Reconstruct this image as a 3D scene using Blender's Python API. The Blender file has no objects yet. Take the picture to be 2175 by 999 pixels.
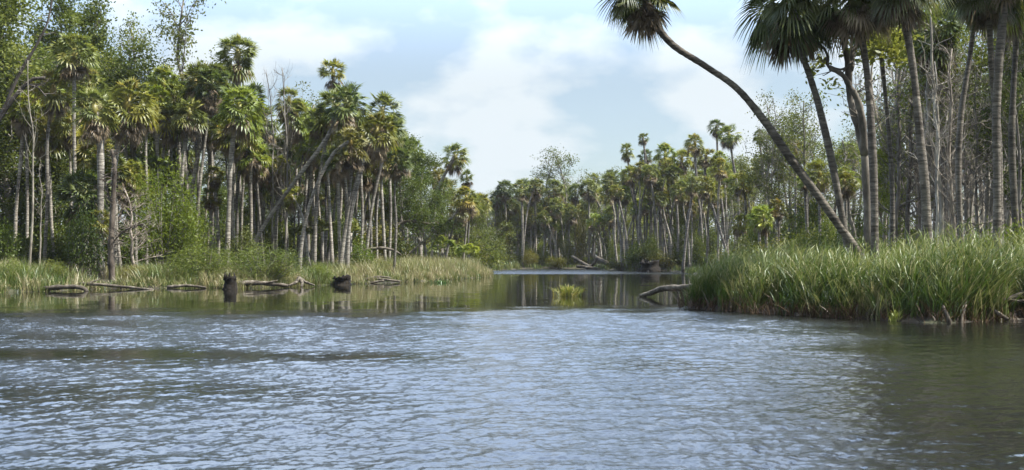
import bpy, math, random
import numpy as np
R = math.radians
sc = bpy.context.scene
COL = sc.collection
# ------------------------------------------------------------------ camera
IW, IH, F, EYE, HZ = 2175.0, 999.0, 2332.0, 1.6, 545.0
cam = bpy.data.cameras.new('camera'); co = bpy.data.objects.new('camera', cam); COL.objects.link(co)
co.location = (0, 0, EYE); co.rotation_euler = (R(90), 0, 0)
cam.sensor_width = 36; cam.lens = F / IW * 36; cam.shift_y = (HZ - IH / 2) / IW
cam.clip_start = 0.1; cam.clip_end = 6000
sc.camera = co
# ------------------------------------------------------------------ light
SUN_EL, SUN_AZ = 55.0, 100.0          # azimuth clockwise from +Y (view direction)
w = bpy.data.worlds.new('World'); sc.world = w; w.use_nodes = True
nt = w.node_tree; N = nt.nodes; L = nt.links; N.clear()
sky = N.new('ShaderNodeTexSky'); sky.sky_type = 'NISHITA'; sky.sun_disc = False
sky.sun_elevation = R(SUN_EL); sky.sun_rotation = R(SUN_AZ); sky.air_density = 1.0; sky.dust_density = 1.2; sky.ozone_density = 1.0
tc = N.new('ShaderNodeTexCoord')
sep = N.new('ShaderNodeSeparateXYZ'); L.new(tc.outputs['Generated'], sep.inputs[0])
mz = N.new('ShaderNodeMath'); mz.operation = 'MAXIMUM'; L.new(sep.outputs[2], mz.inputs[0]); mz.inputs[1].default_value = 0.0
az = N.new('ShaderNodeMath'); az.operation = 'ADD'; L.new(mz.outputs[0], az.inputs[0]); az.inputs[1].default_value = 0.45
dv = N.new('ShaderNodeVectorMath'); dv.operation = 'DIVIDE'; cb = N.new('ShaderNodeCombineXYZ')
for i in range(3): L.new(az.outputs[0], cb.inputs[i])
L.new(tc.outputs['Generated'], dv.inputs[0]); L.new(cb.outputs[0], dv.inputs[1])
mpg = N.new('ShaderNodeMapping'); mpg.inputs['Location'].default_value = (3.35, 1.9, 0); mpg.inputs['Scale'].default_value = (1, 1, 0.8)
L.new(dv.outputs[0], mpg.inputs[0])
n1 = N.new('ShaderNodeTexNoise'); n1.inputs['Scale'].default_value = 4.6; n1.inputs['Detail'].default_value = 9; n1.inputs['Roughness'].default_value = 0.5
L.new(mpg.outputs[0], n1.inputs['Vector'])
cr = N.new('ShaderNodeValToRGB'); cr.color_ramp.elements[0].position = 0.45; cr.color_ramp.elements[1].position = 0.58
cr.color_ramp.elements[0].color = (0.36, 0.36, 0.36, 1); cr.color_ramp.elements[1].color = (0.98, 0.98, 0.98, 1)
L.new(n1.outputs['Fac'], cr.inputs[0])
mx = N.new('ShaderNodeMix'); mx.data_type = 'RGBA'
L.new(cr.outputs[0], mx.inputs[0]); L.new(sky.outputs[0], mx.inputs[6]); mx.inputs[7].default_value = (6.1, 6.18, 6.4, 1)
bg = N.new('ShaderNodeBackground'); bg.inputs[1].default_value = 0.056
# boost added to the forward upper sky, for brighter, bluer water reflections and fill
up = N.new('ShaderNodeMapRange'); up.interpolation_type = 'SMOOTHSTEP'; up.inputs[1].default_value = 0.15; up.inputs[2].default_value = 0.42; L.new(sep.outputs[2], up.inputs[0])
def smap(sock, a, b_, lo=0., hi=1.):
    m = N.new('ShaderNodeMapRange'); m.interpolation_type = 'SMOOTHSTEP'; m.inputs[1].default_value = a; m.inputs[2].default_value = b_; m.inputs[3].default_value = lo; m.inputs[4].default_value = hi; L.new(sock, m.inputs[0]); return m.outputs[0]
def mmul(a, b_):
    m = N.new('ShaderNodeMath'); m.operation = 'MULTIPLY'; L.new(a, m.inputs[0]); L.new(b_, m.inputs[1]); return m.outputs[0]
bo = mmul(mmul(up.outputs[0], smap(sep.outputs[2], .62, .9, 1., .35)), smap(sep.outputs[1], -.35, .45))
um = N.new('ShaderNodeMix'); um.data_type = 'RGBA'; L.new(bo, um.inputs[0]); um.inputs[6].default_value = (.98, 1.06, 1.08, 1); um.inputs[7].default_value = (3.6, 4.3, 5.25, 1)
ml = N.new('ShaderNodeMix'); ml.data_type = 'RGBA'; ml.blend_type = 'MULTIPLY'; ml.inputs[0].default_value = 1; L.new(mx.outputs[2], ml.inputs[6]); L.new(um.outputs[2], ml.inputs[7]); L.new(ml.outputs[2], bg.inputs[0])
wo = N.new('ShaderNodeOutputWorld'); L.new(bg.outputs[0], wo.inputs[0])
sl = bpy.data.lights.new('sun', 'SUN'); sl.energy = 5.0; sl.angle = R(0.53); sl.color = (1.0, 0.95, 0.86)
so = bpy.data.objects.new('sun', sl); COL.objects.link(so); so.location = (60, -40, 80)
so.rotation_euler = (R(90 - SUN_EL), 0, R(180 - SUN_AZ))
sc.view_settings.view_transform = 'Standard'; sc.view_settings.look = 'None'
sc.view_settings.exposure = 1.3; sc.view_settings.gamma = 1.0
cy = sc.cycles
cy.max_bounces = 6; cy.diffuse_bounces = 3; cy.glossy_bounces = 3; cy.transmission_bounces = 3; cy.transparent_max_bounces = 4
cy.caustics_reflective = False; cy.caustics_refractive = False; cy.use_denoising = True; cy.sample_clamp_indirect = 4
# ------------------------------------------------------------------ helpers
def P(px, py, Y): return np.array([(px - IW / 2) / F * Y, Y, EYE + (HZ - py) / F * Y])
def PX(px, Y): return (px - IW / 2) / F * Y
def GY(py): return F * EYE / (py - HZ)
def shore(px, py): Y = GY(py); return (PX(px, Y), Y)

class G:
    """collects geometry for one mesh"""
    def __init__(s): s.v = []; s.f = []; s.t = []; s.n = 0
    def add(s, V, F_, tint=0.5):
        V = np.asarray(V, float).reshape(-1, 3)
        for f in (F_ if isinstance(F_, list) else [F_]): s.f.append(np.asarray(f, np.int64) + s.n)
        s.v.append(V); s.t.append(np.broadcast_to(np.asarray(tint, float), (len(V),)).copy()); s.n += len(V)
    def mesh(s, name, mat, smooth=False):
        me = bpy.data.meshes.new(name)
        V = np.concatenate(s.v); T = np.concatenate(s.t)
        me.vertices.add(len(V)); me.vertices.foreach_set('co', V.astype(np.float32).ravel())
        idx = np.concatenate([f.ravel() for f in s.f]); sz = np.concatenate([np.full(len(f), f.shape[1]) for f in s.f])
        me.loops.add(len(idx)); me.loops.foreach_set('vertex_index', idx.astype(np.int32))
        st = np.zeros(len(sz), np.int32); st[1:] = np.cumsum(sz)[:-1]
        me.polygons.add(len(sz)); me.polygons.foreach_set('loop_start', st); me.polygons.foreach_set('loop_total', sz.astype(np.int32))
        if smooth: me.polygons.foreach_set('use_smooth', np.ones(len(sz), bool))
        at = me.attributes.new('tint', 'FLOAT', 'POINT'); at.data.foreach_set('value', T.astype(np.float32))
        me.update(calc_edges=True); me.materials.append(mat)
        return me

def link(name, me, parent=None, loc=(0, 0, 0), rot=(0, 0, 0), scale=(1, 1, 1), color=None):
    o = bpy.data.objects.new(name, me); COL.objects.link(o); o.parent = parent
    o.location = loc; o.rotation_euler = rot; o.scale = scale
    if color is not None: o.color = (*color, 1)
    return o
def tag(o, label=None, cat=None, group=None, kind=None):
    if label: o['label'] = label
    if cat: o['category'] = cat
    if group: o['group'] = group
    if kind: o['kind'] = kind
    return o
def thing(name, loc, label, cat, group=None, scale=(1, 1, 1), rz=0):
    return tag(link(name, None, None, loc, (0, 0, rz), scale), label, cat, group)

def smooth_path(pts, n):
    pts = np.asarray(pts, float)
    if len(pts) == 2: pts = np.vstack([pts[0], pts.mean(0), pts[1]])
    a = np.vstack([2 * pts[0] - pts[1], pts, 2 * pts[-1] - pts[-2]])
    out = []
    m = len(pts) - 1
    for u in np.linspace(0, m, n):
        i = min(int(u), m - 1); t = u - i; p0, p1, p2, p3 = a[i:i + 4]
        out.append(0.5 * ((2 * p1) + (-p0 + p2) * t + (2 * p0 - 5 * p1 + 4 * p2 - p3) * t * t + (-p0 + 3 * p1 - 3 * p2 + p3) * t ** 3))
    return np.array(out)
def tube(g, pts, rad, sides=8, tint=0.5, cap=True, rough=0, rng=None):
    pts = np.asarray(pts, float); n = len(pts); rad = np.broadcast_to(np.asarray(rad, float), (n,))
    T = np.gradient(pts, axis=0); T /= np.linalg.norm(T, axis=1)[:, None] + 1e-9
    ref = np.array([0.2, 1, 0.1]) if abs(T[:, 1]).mean() < 0.8 else np.array([1, 0, 0.1])
    A = np.cross(T, ref); A /= np.linalg.norm(A, axis=1)[:, None] + 1e-9
    B = np.cross(T, A)
    th = np.arange(sides) * 2 * math.pi / sides
    rr = rad[:, None] * np.ones((n, sides))
    if rough and rng is not None: rr = rr * (1 + rng.uniform(-rough, rough, (n, sides)))
    V = pts[:, None] + rr[..., None] * (np.cos(th)[None, :, None] * A[:, None] + np.sin(th)[None, :, None] * B[:, None])
    i = np.arange(n - 1)[:, None] * sides; j = np.arange(sides)[None]; k = (np.arange(sides)[None] + 1) % sides
    Q = np.stack([i + j, i + k, i + sides + k, i + sides + j], -1).reshape(-1, 4)
    V = V.reshape(-1, 3); fs = [Q]
    if cap:
        V = np.vstack([V, pts[0], pts[-1]]); c0 = n * sides; jj = np.arange(sides); kk = (jj + 1) % sides
        fs.append(np.vstack([np.stack([np.full(sides, c0), kk, jj], 1), np.stack([np.full(sides, c0 + 1), (n - 1) * sides + jj, (n - 1) * sides + kk], 1)]))
    g.add(V, fs, tint)
def unit(v): return v / (np.linalg.norm(v, axis=-1, keepdims=True) + 1e-9)
def leaves(g, C, size, rng, tint, aspect=0.55, up=0.3):
    """diamond leaf faces at centres C"""
    n = len(C); size = np.broadcast_to(size, (n,))
    a = unit(rng.normal(size=(n, 3))); a[:, 2] *= 0.6; a = unit(a)
    nn = rng.normal(size=(n, 3)); nn[:, 2] += up * 2
    b = unit(np.cross(nn, a)); c = np.cross(a, b)
    s = size[:, None]
    V = np.stack([C - a * s * .5, C + b * s * aspect * .5 + c * s * .08, C + a * s * .5, C - b * s * aspect * .5 + c * s * .08], 1).reshape(-1, 3)
    g.add(V, np.arange(n * 4).reshape(n, 4), np.repeat(np.broadcast_to(tint, (n,)), 4))
def blades(g, B, H, rng, width=0.02, bend=0.35, wind=(0, 0), tint=0.5, az=None, splay=0.15):
    n = len(B); H = np.broadcast_to(H, (n,)).astype(float)
    th = rng.uniform(0, 2 * math.pi, n) if az is None else az
    d = np.stack([np.cos(th), np.sin(th), np.zeros(n)], 1)
    bd = (d * (rng.uniform(0.2, 1, n) * bend)[:, None] + np.array([wind[0], wind[1], 0]) * rng.uniform(.5, 1.3, n)[:, None])
    sp = d * (rng.uniform(0, 1, n) * splay)[:, None]
    ph = th + rng.uniform(0.6, 2.5, n); w_ = np.stack([np.cos(ph), np.sin(ph), np.zeros(n)], 1)
    wd = width * rng.uniform(0.6, 1.3, n)
    rows = []
    for u, ww in ((0, .8), (.4, 1), (.75, .75), (1.0, 0)):
        c = B + H[:, None] * (sp * u + bd * u ** 2.4)
        drop = np.linalg.norm(bd, axis=1) ** 2 * u ** 3.2 * 0.6
        c[:, 2] = B[:, 2] + H * (u - drop)
        if ww: rows += [c - w_ * (wd * ww / 2)[:, None], c + w_ * (wd * ww / 2)[:, None]]
        else: rows += [c]
    V = np.stack(rows, 1).reshape(-1, 3); k = np.arange(n)[:, None] * 7
    g.add(V, [np.vstack([k + [0, 1, 3, 2], k + [2, 3, 5, 4]]), k + [4, 5, 6]], np.repeat(np.broadcast_to(tint, (n,)), 7))
# ------------------------------------------------------------------ materials
def newmat(name):
    m = bpy.data.materials.new(name); m.use_nodes = True; m.node_tree.nodes.clear(); return m, m.node_tree.nodes, m.node_tree.links
def ramp(N, L, src, stops):
    c = N.new('ShaderNodeValToRGB'); e = c.color_ramp.elements
    while len(e) < len(stops): e.new(0.5)
    for k, (p, col) in enumerate(stops): e[k].position = p; e[k].color = (*col, 1)
    L.new(src, c.inputs[0]); return c.outputs[0]
def noise(N, L, scale, detail=4, rough=.55, vec=None, mapscale=None, coord='Object'):
    t = N.new('ShaderNodeTexCoord'); src = t.outputs[coord] if vec is None else vec
    if mapscale:
        mp = N.new('ShaderNodeMapping'); mp.inputs['Scale'].default_value = mapscale; L.new(src, mp.inputs[0]); src = mp.outputs[0]
    n = N.new('ShaderNodeTexNoise'); n.inputs['Scale'].default_value = scale; n.inputs['Detail'].default_value = detail; n.inputs['Roughness'].default_value = rough
    L.new(src, n.inputs['Vector']); return n
def mul(N, L, a, b):
    m = N.new('ShaderNodeMix'); m.data_type = 'RGBA'; m.blend_type = 'MULTIPLY'; m.inputs[0].default_value = 1
    L.new(a, m.inputs[6]); L.new(b, m.inputs[7]); return m.outputs[2]
def leafmat(name, stops, trans=0.35, gloss=0.03, rough=0.45):
    m, N, L = newmat(name)
    at = N.new('ShaderNodeAttribute'); at.attribute_name = 'tint'
    oi = N.new('ShaderNodeObjectInfo')
    c = ramp(N, L, at.outputs['Fac'], stops); c = mul(N, L, c, oi.outputs['Color'])
    hs = N.new('ShaderNodeHueSaturation'); L.new(c, hs.inputs['Color'])
    mr = N.new('ShaderNodeMapRange'); mr.inputs[3].default_value = .75; mr.inputs[4].default_value = 1.2; L.new(oi.outputs['Random'], mr.inputs[0]); L.new(mr.outputs[0], hs.inputs['Value'])
    d = N.new('ShaderNodeBsdfDiffuse'); t = N.new('ShaderNodeBsdfTranslucent'); L.new(hs.outputs[0], d.inputs[0]); L.new(hs.outputs[0], t.inputs[0])
    ms = N.new('ShaderNodeMixShader'); ms.inputs[0].default_value = trans; L.new(d.outputs[0], ms.inputs[1]); L.new(t.outputs[0], ms.inputs[2])
    gl = N.new('ShaderNodeBsdfGlossy'); gl.inputs['Roughness'].default_value = rough; gl.inputs[0].default_value = (.9, .95, 1, 1)
    m2 = N.new('ShaderNodeMixShader'); m2.inputs[0].default_value = gloss; L.new(ms.outputs[0], m2.inputs[1]); L.new(gl.outputs[0], m2.inputs[2])
    o = N.new('ShaderNodeOutputMaterial'); L.new(m2.outputs[0], o.inputs[0]); return m
def barkmat(name, stops, scale=3.0, ms=(1, 1, 1), bump=0.03, rings=0):
    m, N, L = newmat(name)
    n = noise(N, L, scale, 7, .7, mapscale=ms, coord='Object'); c = ramp(N, L, n.outputs['Fac'], stops)
    n2 = noise(N, L, 1.3, 5, .6); c2 = ramp(N, L, n2.outputs['Fac'], [(.32, (.45, .44, .43)), (.5, (.85, .84, .82)), (.68, (1.3, 1.3, 1.24))]); c = mul(N, L, c, c2)
    if rings: n3 = noise(N, L, 2.2, 4, .6, mapscale=(.35, .35, 5)); c = mul(N, L, c, ramp(N, L, n3.outputs['Fac'], [(.38, (.5, .48, .46)), (.5, (.95, .95, .95)), (.64, (1.25, 1.23, 1.2))]))
    oi = N.new('ShaderNodeObjectInfo'); c = mul(N, L, c, oi.outputs['Color'])
    b = N.new('ShaderNodeBsdfPrincipled'); b.inputs['Roughness'].default_value = .9; b.inputs['Specular IOR Level'].default_value = .2; L.new(c, b.inputs['Base Color'])
    bp = N.new('ShaderNodeBump'); bp.inputs['Distance'].default_value = bump; L.new(n.outputs['Fac'], bp.inputs['Height']); L.new(bp.outputs[0], b.inputs['Normal'])
    o = N.new('ShaderNodeOutputMaterial'); L.new(b.outputs[0], o.inputs[0]); return m
M_palm = leafmat('palm_leaf', [(0, (.055, .075, .016)), (.5, (.145, .175, .03)), (.8, (.22, .22, .04)), (1, (.27, .225, .06))], .45, .03)
M_dead = leafmat('dead_palm_leaf', [(0, (.10, .075, .045)), (.6, (.21, .16, .10)), (1, (.32, .26, .17))], .15, .02)
M_leaf = leafmat('broad_leaf', [(0, (.04, .055, .012)), (.5, (.105, .125, .025)), (1, (.2, .2, .05))], .42, .015)
M_grass = leafmat('marsh_grass', [(0, (.03, .055, .012)), (.45, (.10, .155, .026)), (.75, (.25, .25, .085)), (1, (.38, .32, .18))], .35, .03)
M_palmbark = barkmat('palm_bark', [(.3, (.13, .12, .105)), (.5, (.27, .255, .23)), (.7, (.42, .40, .365))], 5.0, (1, 1, 3.0), .04, rings=1)
M_bark = barkmat('grey_bark', [(.3, (.09, .08, .07)), (.5, (.2, .185, .165)), (.7, (.36, .34, .31))], 4.0, (1, 1, .35), .03)
M_palebark = barkmat('pale_bark', [(.3, (.25, .24, .21)), (.5, (.42, .40, .36)), (.7, (.6, .58, .53))], 4.0, (1, 1, .5), .01)
M_dark = barkmat('wet_wood', [(.3, (.006, .005, .004)), (.55, (.016, .013, .01)), (.75, (.05, .04, .03))], 5.0, (1, 1, 1), .04)
M_log = barkmat('weathered_log', [(.3, (.03, .026, .02)), (.5, (.11, .095, .078)), (.7, (.26, .235, .20))], 5.0, (1, 1, 1), .03)
# ground
M_ground, N, L = newmat('ground')
n = noise(N, L, .6, 8, .6); c = ramp(N, L, n.outputs['Fac'], [(.3, (.018, .014, .009)), (.5, (.035, .028, .018)), (.62, (.045, .05, .02)), (.8, (.08, .065, .04))])
b = N.new('ShaderNodeBsdfPrincipled'); b.inputs['Roughness'].default_value = .9; L.new(c, b.inputs['Base Color'])
bp = N.new('ShaderNodeBump'); bp.inputs['Distance'].default_value = .2; L.new(n.outputs['Fac'], bp.inputs['Height']); L.new(bp.outputs[0], b.inputs['Normal'])
o = N.new('ShaderNodeOutputMaterial'); L.new(b.outputs[0], o.inputs[0])
# water: fine ripples turn the normal directly (so far water is not smoothed out); amount per vertex in 'tint'
M_water, N, L = newmat('river_water')
b = N.new('ShaderNodeBsdfPrincipled'); b.inputs['Base Color'].default_value = (.007, .0072, .0055, 1); b.inputs['Roughness'].default_value = .09; b.inputs['IOR'].default_value = 1.5
geo = N.new('ShaderNodeNewGeometry')
def slope(scale, ms, amp):
    n = noise(N, L, scale, 3, .6, vec=geo.outputs['Position'], mapscale=ms)
    s = N.new('ShaderNodeVectorMath'); s.operation = 'SUBTRACT'; L.new(n.outputs['Color'], s.inputs[0]); s.inputs[1].default_value = (.5, .5, .5)
    k = N.new('ShaderNodeVectorMath'); k.operation = 'MULTIPLY'; L.new(s.outputs[0], k.inputs[0]); k.inputs[1].default_value = (amp, amp, 0); return k.outputs[0]
def vadd(a, b_):
    k = N.new('ShaderNodeVectorMath'); k.operation = 'ADD'; L.new(a, k.inputs[0]); L.new(b_, k.inputs[1]); return k.outputs[0]
s1 = slope(19, (1, .7, 1), .5); at = N.new('ShaderNodeAttribute'); at.attribute_name = 'tint'
sc1 = N.new('ShaderNodeVectorMath'); sc1.operation = 'SCALE'; L.new(s1, sc1.inputs[0]); L.new(at.outputs['Fac'], sc1.inputs['Scale'])
rr = N.new('ShaderNodeMapRange'); rr.inputs[1].default_value = 0; rr.inputs[2].default_value = 1; rr.inputs[3].default_value = .05; rr.inputs[4].default_value = .24; L.new(at.outputs['Fac'], rr.inputs[0]); L.new(rr.outputs[0], b.inputs['Roughness'])
calm = slope(1.3, (1, .5, 1), .035)
nv = vadd(vadd(sc1.outputs[0], calm), geo.outputs['Normal'])
nn = N.new('ShaderNodeVectorMath'); nn.operation = 'NORMALIZE'; L.new(nv, nn.inputs[0]); L.new(nn.outputs[0], b.inputs['Normal'])
o = N.new('ShaderNodeOutputMaterial'); L.new(b.outputs[0], o.inputs[0])
# ------------------------------------------------------------------ river outline
LEFT_PX = [(0, 622), (120, 618), (230, 613), (330, 613), (430, 611), (500, 613), (600, 609), (650, 607), (740, 604), (850, 600), (950, 594), (1045, 588)]
RIGHT_PX = [(1452, 655), (1640, 669), (1800, 677), (2000, 687), (2175, 681)]
LS = [shore(*p) for p in LEFT_PX]; RS = [shore(*p) for p in RIGHT_PX]
RIVER = np.array([(-44, -80), (-42, 15), (-36, 34), (-29, 43)] + LS + [(-3, 93), (-3.5, 110), (-1, 128), (1.5, 139), (9, 139.5), (11.5, 126), (12.6, 119), (16.5, 115), (17.2, 108), (14.6, 80), (10, 52), (6.6, 39)]
                 + RS + [(18, 26), (24, 17), (28, 0), (30, -80)])
def sdist(X, Y):
    """signed distance to the shore: + on land"""
    p = np.stack([X, Y], -1); d = np.full(X.shape, 1e9); ins = np.zeros(X.shape, bool); n = len(RIVER)
    for i in range(n):
        a, b_ = RIVER[i], RIVER[(i + 1) % n]; e = b_ - a
        t = np.clip(((p - a) @ e) / (e @ e), 0, 1); d = np.minimum(d, np.linalg.norm(p - a - t[..., None] * e, axis=-1))
        cond = (a[1] > p[..., 1]) != (b_[1] > p[..., 1])
        xx = a[0] + (p[..., 1] - a[1]) / (e[1] if abs(e[1]) > 1e-9 else 1e-9) * e[0]; ins ^= cond & (p[..., 0] < xx)
    return np.where(ins, -d, d)
def bumps(X, Y): return .5 * np.sin(X * .9 + 1.3 * np.sin(Y * .31)) + .5 * np.sin(Y * .8 + X * .37) + .35 * np.sin(X * 2.3 + Y * 1.9)
def gz(X, Y):
    X = np.asarray(X, float); Y = np.asarray(Y, float); s = sdist(X, Y) + .25 * bumps(X * 1.7, Y * 1.3)
    return np.where(s < 0, np.maximum(-1.5, s * .5), np.where(s < .1, .04, .12) * np.clip(s / .35, 0, 1) + .42 * np.clip(s / 9, 0, 1) + .06 * bumps(X, Y) * np.clip(s / 3, 0, 1))
def gz1(x, y): return float(gz(np.array([x]), np.array([y]))[0])
def grid(xs, ys, zf):
    X, Y = np.meshgrid(xs, ys); Z = zf(X, Y); nx, ny = len(xs), len(ys)
    V = np.stack([X, Y, Z], -1).reshape(-1, 3); i = (np.arange(ny - 1)[:, None] * nx + np.arange(nx - 1)[None])
    return V, np.stack([i, i + 1, i + nx + 1, i + nx], -1).reshape(-1, 4)
xs = np.concatenate([[-3000, -900, -300, -120], np.arange(-70, 60, .6), [100, 300, 900, 3000]])
ys = np.concatenate([[-1500, -400, -80], np.arange(-20, 20, 2), np.arange(20, 150, .6), [160, 190, 300, 900, 3000]])
g = G(); g.add(*grid(xs, ys, gz)); tag(link('ground', g.mesh('ground', M_ground, True)), kind='structure')
# ------------------------------------------------------------------ water
def sstep(a, b_, x): t = np.clip((x - a) / (b_ - a), 0, 1); return t * t * (3 - 2 * t)
rw = np.random.default_rng(5)
def wind(X, Y):
    """0 calm .. 1 ruffled"""
    e = 33.5 + 1.1 * np.sin(X * .35) + .6 * np.sin(X * 1.1 + 1) - .12 * np.clip(-X, 0, 20) - .55 * np.clip(X - 5, 0, 12)
    near = 1 - sstep(-8, 3.2, Y - e + 1.2 * np.sin(X * 2.1 + Y) * np.sin(Y * 1.7 - X * .6) + .8 * np.sin(X * .8 - Y * 2.6)) ** 1.6
    near *= 1 - .6 * np.exp(-(((X + 3.0) / 3.0) ** 2 + ((Y - 17.2 + .15 * X) / 1.0) ** 2)) 
    near *= 1 - .62 * np.exp(-(((X + 8.0) / 3.6) ** 2 + ((Y - 18.0) / 1.2) ** 2))
    near *= 1 - .35 * np.exp(-(((X + 3.5) / 3) ** 2 + ((Y - 13.2) / 1.0) ** 2))
    near *= 1 - .6 * sstep(.20, .38, X / np.maximum(Y, 3) + .02 * np.sin(Y * 1.1) + .012 * np.sin(Y * 3.1 + X))
    near *= 1 + .2 * np.sin(X * 1.3 + 2 * np.sin(Y * .5)) * np.sin(Y * .8 + X * .3)
    near *= 1.0 + .22 * np.sin(X * .5 + Y * .9 + 2) * np.sin(Y * .55 - X * .23)
    far = sstep(97, 106, Y) * 6
    return np.clip(np.maximum(near, far), 0, 6)
rows = [5.0]
while rows[-1] < 37: rows.append(rows[-1] + max(.022, rows[-1] * .0026))
rows = np.array(rows); U = np.linspace(-1, 1, 860)
YY = np.repeat(rows[:, None], len(U), 1); XX = U[None] * (.5 * YY + 3.5) + 1.0
H = np.zeros_like(XX)
SL = 0.
for k in range(110):
    lam = 0.09 * (.8 / .09) ** (rw.random() ** 1.6); kk = 2 * math.pi / lam; th = R(-55) + rw.normal() * R(42); ph = rw.random() * 6.283
    a = lam ** 1.0; SL += (a * kk) ** 2 / 2
    H += a * np.sin(kk * (math.cos(th) * XX + math.sin(th) * YY) + ph + .6 * np.sin(.7 * XX + .5 * YY + k))
edge = np.minimum(sstep(0, .04, (U + 1))[None], sstep(0, .04, (1 - U))[None]) * (sstep(5, 5.6, YY) * (1 - sstep(35.5, 36.8, YY)))
Wd = wind(XX, YY); H *= .125 / math.sqrt(SL) * Wd * edge
V = np.stack([XX, YY, H], -1).reshape(-1, 3); nx = len(U); i = np.arange(len(rows) - 1)[:, None] * nx + np.arange(nx - 1)[None]
g = G(); g.add(V, np.stack([i, i + 1, i + nx + 1, i + nx], -1).reshape(-1, 4), Wd.ravel())
def strip(X0, X1, Yr, nxs=24):
    t = np.linspace(0, 1, nxs); X = X0[:, None] * (1 - t) + X1[:, None] * t; Y = np.repeat(Yr[:, None], nxs, 1); ii = np.arange(len(Yr) - 1)[:, None] * nxs + np.arange(nxs - 1)[None]
    g.add(np.stack([X, Y, 0 * X], -1).reshape(-1, 3), np.stack([ii, ii + 1, ii + nxs + 1, ii + nxs], -1).reshape(-1, 4), wind(X, Y).ravel())
rs = rows[::16]; rs = np.append(rs[rs < rows[-1] - .2], rows[-1])
strip(np.full(len(rs), -70.), XX[:, 0][0] + (rs - rows[0]) * -.5, rs); strip(XX[:, -1][0] + (rs - rows[0]) * .5, np.full(len(rs), 60.), rs)
yr = np.concatenate([[rows[-1]], np.arange(38, 150, 1.2)]); strip(np.full(len(yr), -70.), np.full(len(yr), 60.), yr, 80)
yr = np.array([-80, -40, -10, 5.]); strip(np.full(4, -70.), np.full(4, 60.), yr, 10)
tag(link('river_water', g.mesh('river_water', M_water, True)), kind='structure')
# ------------------------------------------------------------------ palm crowns (shared meshes)
def fan(g, rng, o, d, size, nseg=15, fold=0.0, tint=.5, droop=.35, pet=.62, bl=.56, gap=.95):
    """one fan frond: stalk from o along d, then a pleated fan of pointed segments"""
    d = unit(d); up = np.array([0, 0, 1.]); side = np.cross(d, up)
    if np.linalg.norm(side) < .1: side = np.array([1., 0, 0])
    side = unit(side); nrm = unit(np.cross(side, d)); tw = rng.normal() * .6
    side = unit(side * math.cos(tw) + nrm * math.sin(tw)); nrm = np.cross(side, d)
    pl = size * pet; q = o + d * pl * .5 + up * pl * .04; h = o + d * pl - up * pl * .06
    tube(g, [o, q, h], [.022 * size, .016 * size, .012 * size], 3, tint * .8 + .25, cap=False)
    Lb = size * bl; arc = R(125) * (1 - fold); ths = np.linspace(-arc, arc, nseg + 1); dt = ths[1] - ths[0]
    V = []; Fa = []; T = []; k = 0
    for s in range(nseg):
        th = (ths[s] + ths[s + 1]) / 2 + rng.normal() * .03; l = Lb * (1 - .28 * abs(th) / R(125)) * rng.uniform(.88, 1.08)
        def pt(a, r):
            v = math.cos(a) * d + math.sin(a) * side; p = h + v * r
            p = p + nrm * (.18 * r * (abs(a) / 1.5) ** 1.5)
            return p - up * (droop * l * (r / l) ** 2.2)
        wv = dt / 2 * gap; pm = nrm * (.035 * size)
        V += [h, pt(th - wv, l * .5), pt(th, l * .5) + pm, pt(th + wv, l * .5), pt(th - wv * .45, l * .78), pt(th + wv * .45, l * .78), pt(th, l)]
        Fa.append(([k, k + 1, k + 2], [k, k + 2, k + 3], [k + 4, k + 5, k + 6], [k + 1, k + 2, k + 4], [k + 2, k + 5, k + 4], [k + 2, k + 3, k + 5])); k += 7
    g.add(V, np.array(Fa).reshape(-1, 3), np.clip(tint + rng.normal() * .05, 0, 1))
def crown_mesh(seed, n=66, size=1.45, lo=-48, nseg=11, gap=.8, dr=.04, k3=.5):
    rng = np.random.default_rng(seed); g = G()
    gp = rng.uniform(0, 6.28, 3)
    for k in range(n):
        u = (k + .5) / n
        if u > .25 and (np.abs((k * 2.39996 - gp + 3.14) % 6.283 - 3.14) < .33).any() and rng.random() < .75: continue
        el = R(88 - (88 - lo) * u ** .85 + rng.normal() * 9); a = k * 2.39996 + rng.normal() * .25
        d = np.array([math.cos(a) * math.cos(el), math.sin(a) * math.cos(el), math.sin(el)])
        s = size * rng.uniform(.7, 1.22) * (.8 + .22 * math.sin(min(u * 3, 1.57)))
        tint = np.clip(rng.normal(.45, .16) + (.35 if (u > .8 and rng.random() < .45) else 0) + .1 * (1 - u), 0, 1)
        fan(g, rng, np.array([0, 0, -.35 * u]) + d * .1, d, s, nseg, rng.uniform(.05, .3) + .25 * (1 - u), tint, dr + k3 * u * u + rng.uniform(0, .1), pet=.52, bl=.68, gap=gap)
    tube(g, [(0, 0, -.7), (0, 0, -.2), (0, 0, .25)], [.2, .24, .1], 8, .9)
    return g.mesh('palm_crown', M_palm)
def skirt_mesh(seed, n=24, size=1.45, long=False):
    rng = np.random.default_rng(seed); g = G()
    for k in range(n):
        el = R(rng.uniform(-80, -28)); a = rng.uniform(0, 6.283)
        d = np.array([math.cos(a) * math.cos(el), math.sin(a) * math.cos(el), math.sin(el)])
        fan(g, rng, np.array([0, 0, -.35 - rng.random() * (.9 if long else .35)]) + d * .1, d, size * rng.uniform(.7, 1.1), 9, rng.uniform(.45, .75), rng.uniform(.1, .9), .55, .5)
    return g.mesh('dead_frond_skirt', M_dead)
CR = [crown_mesh(10, 54), crown_mesh(11, 50, 1.5, -30, dr=.12), crown_mesh(12, 46, 1.5, -38, dr=.18), crown_mesh(13, 42, 1.5, -25, dr=.2, k3=.35), crown_mesh(14, 50, 1.45, -50, dr=.1)] + [crown_mesh(30, 40, 1.35, -22), crown_mesh(31, 44, 1.35, -45), crown_mesh(32, 80, 1.5, -62)]
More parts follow.
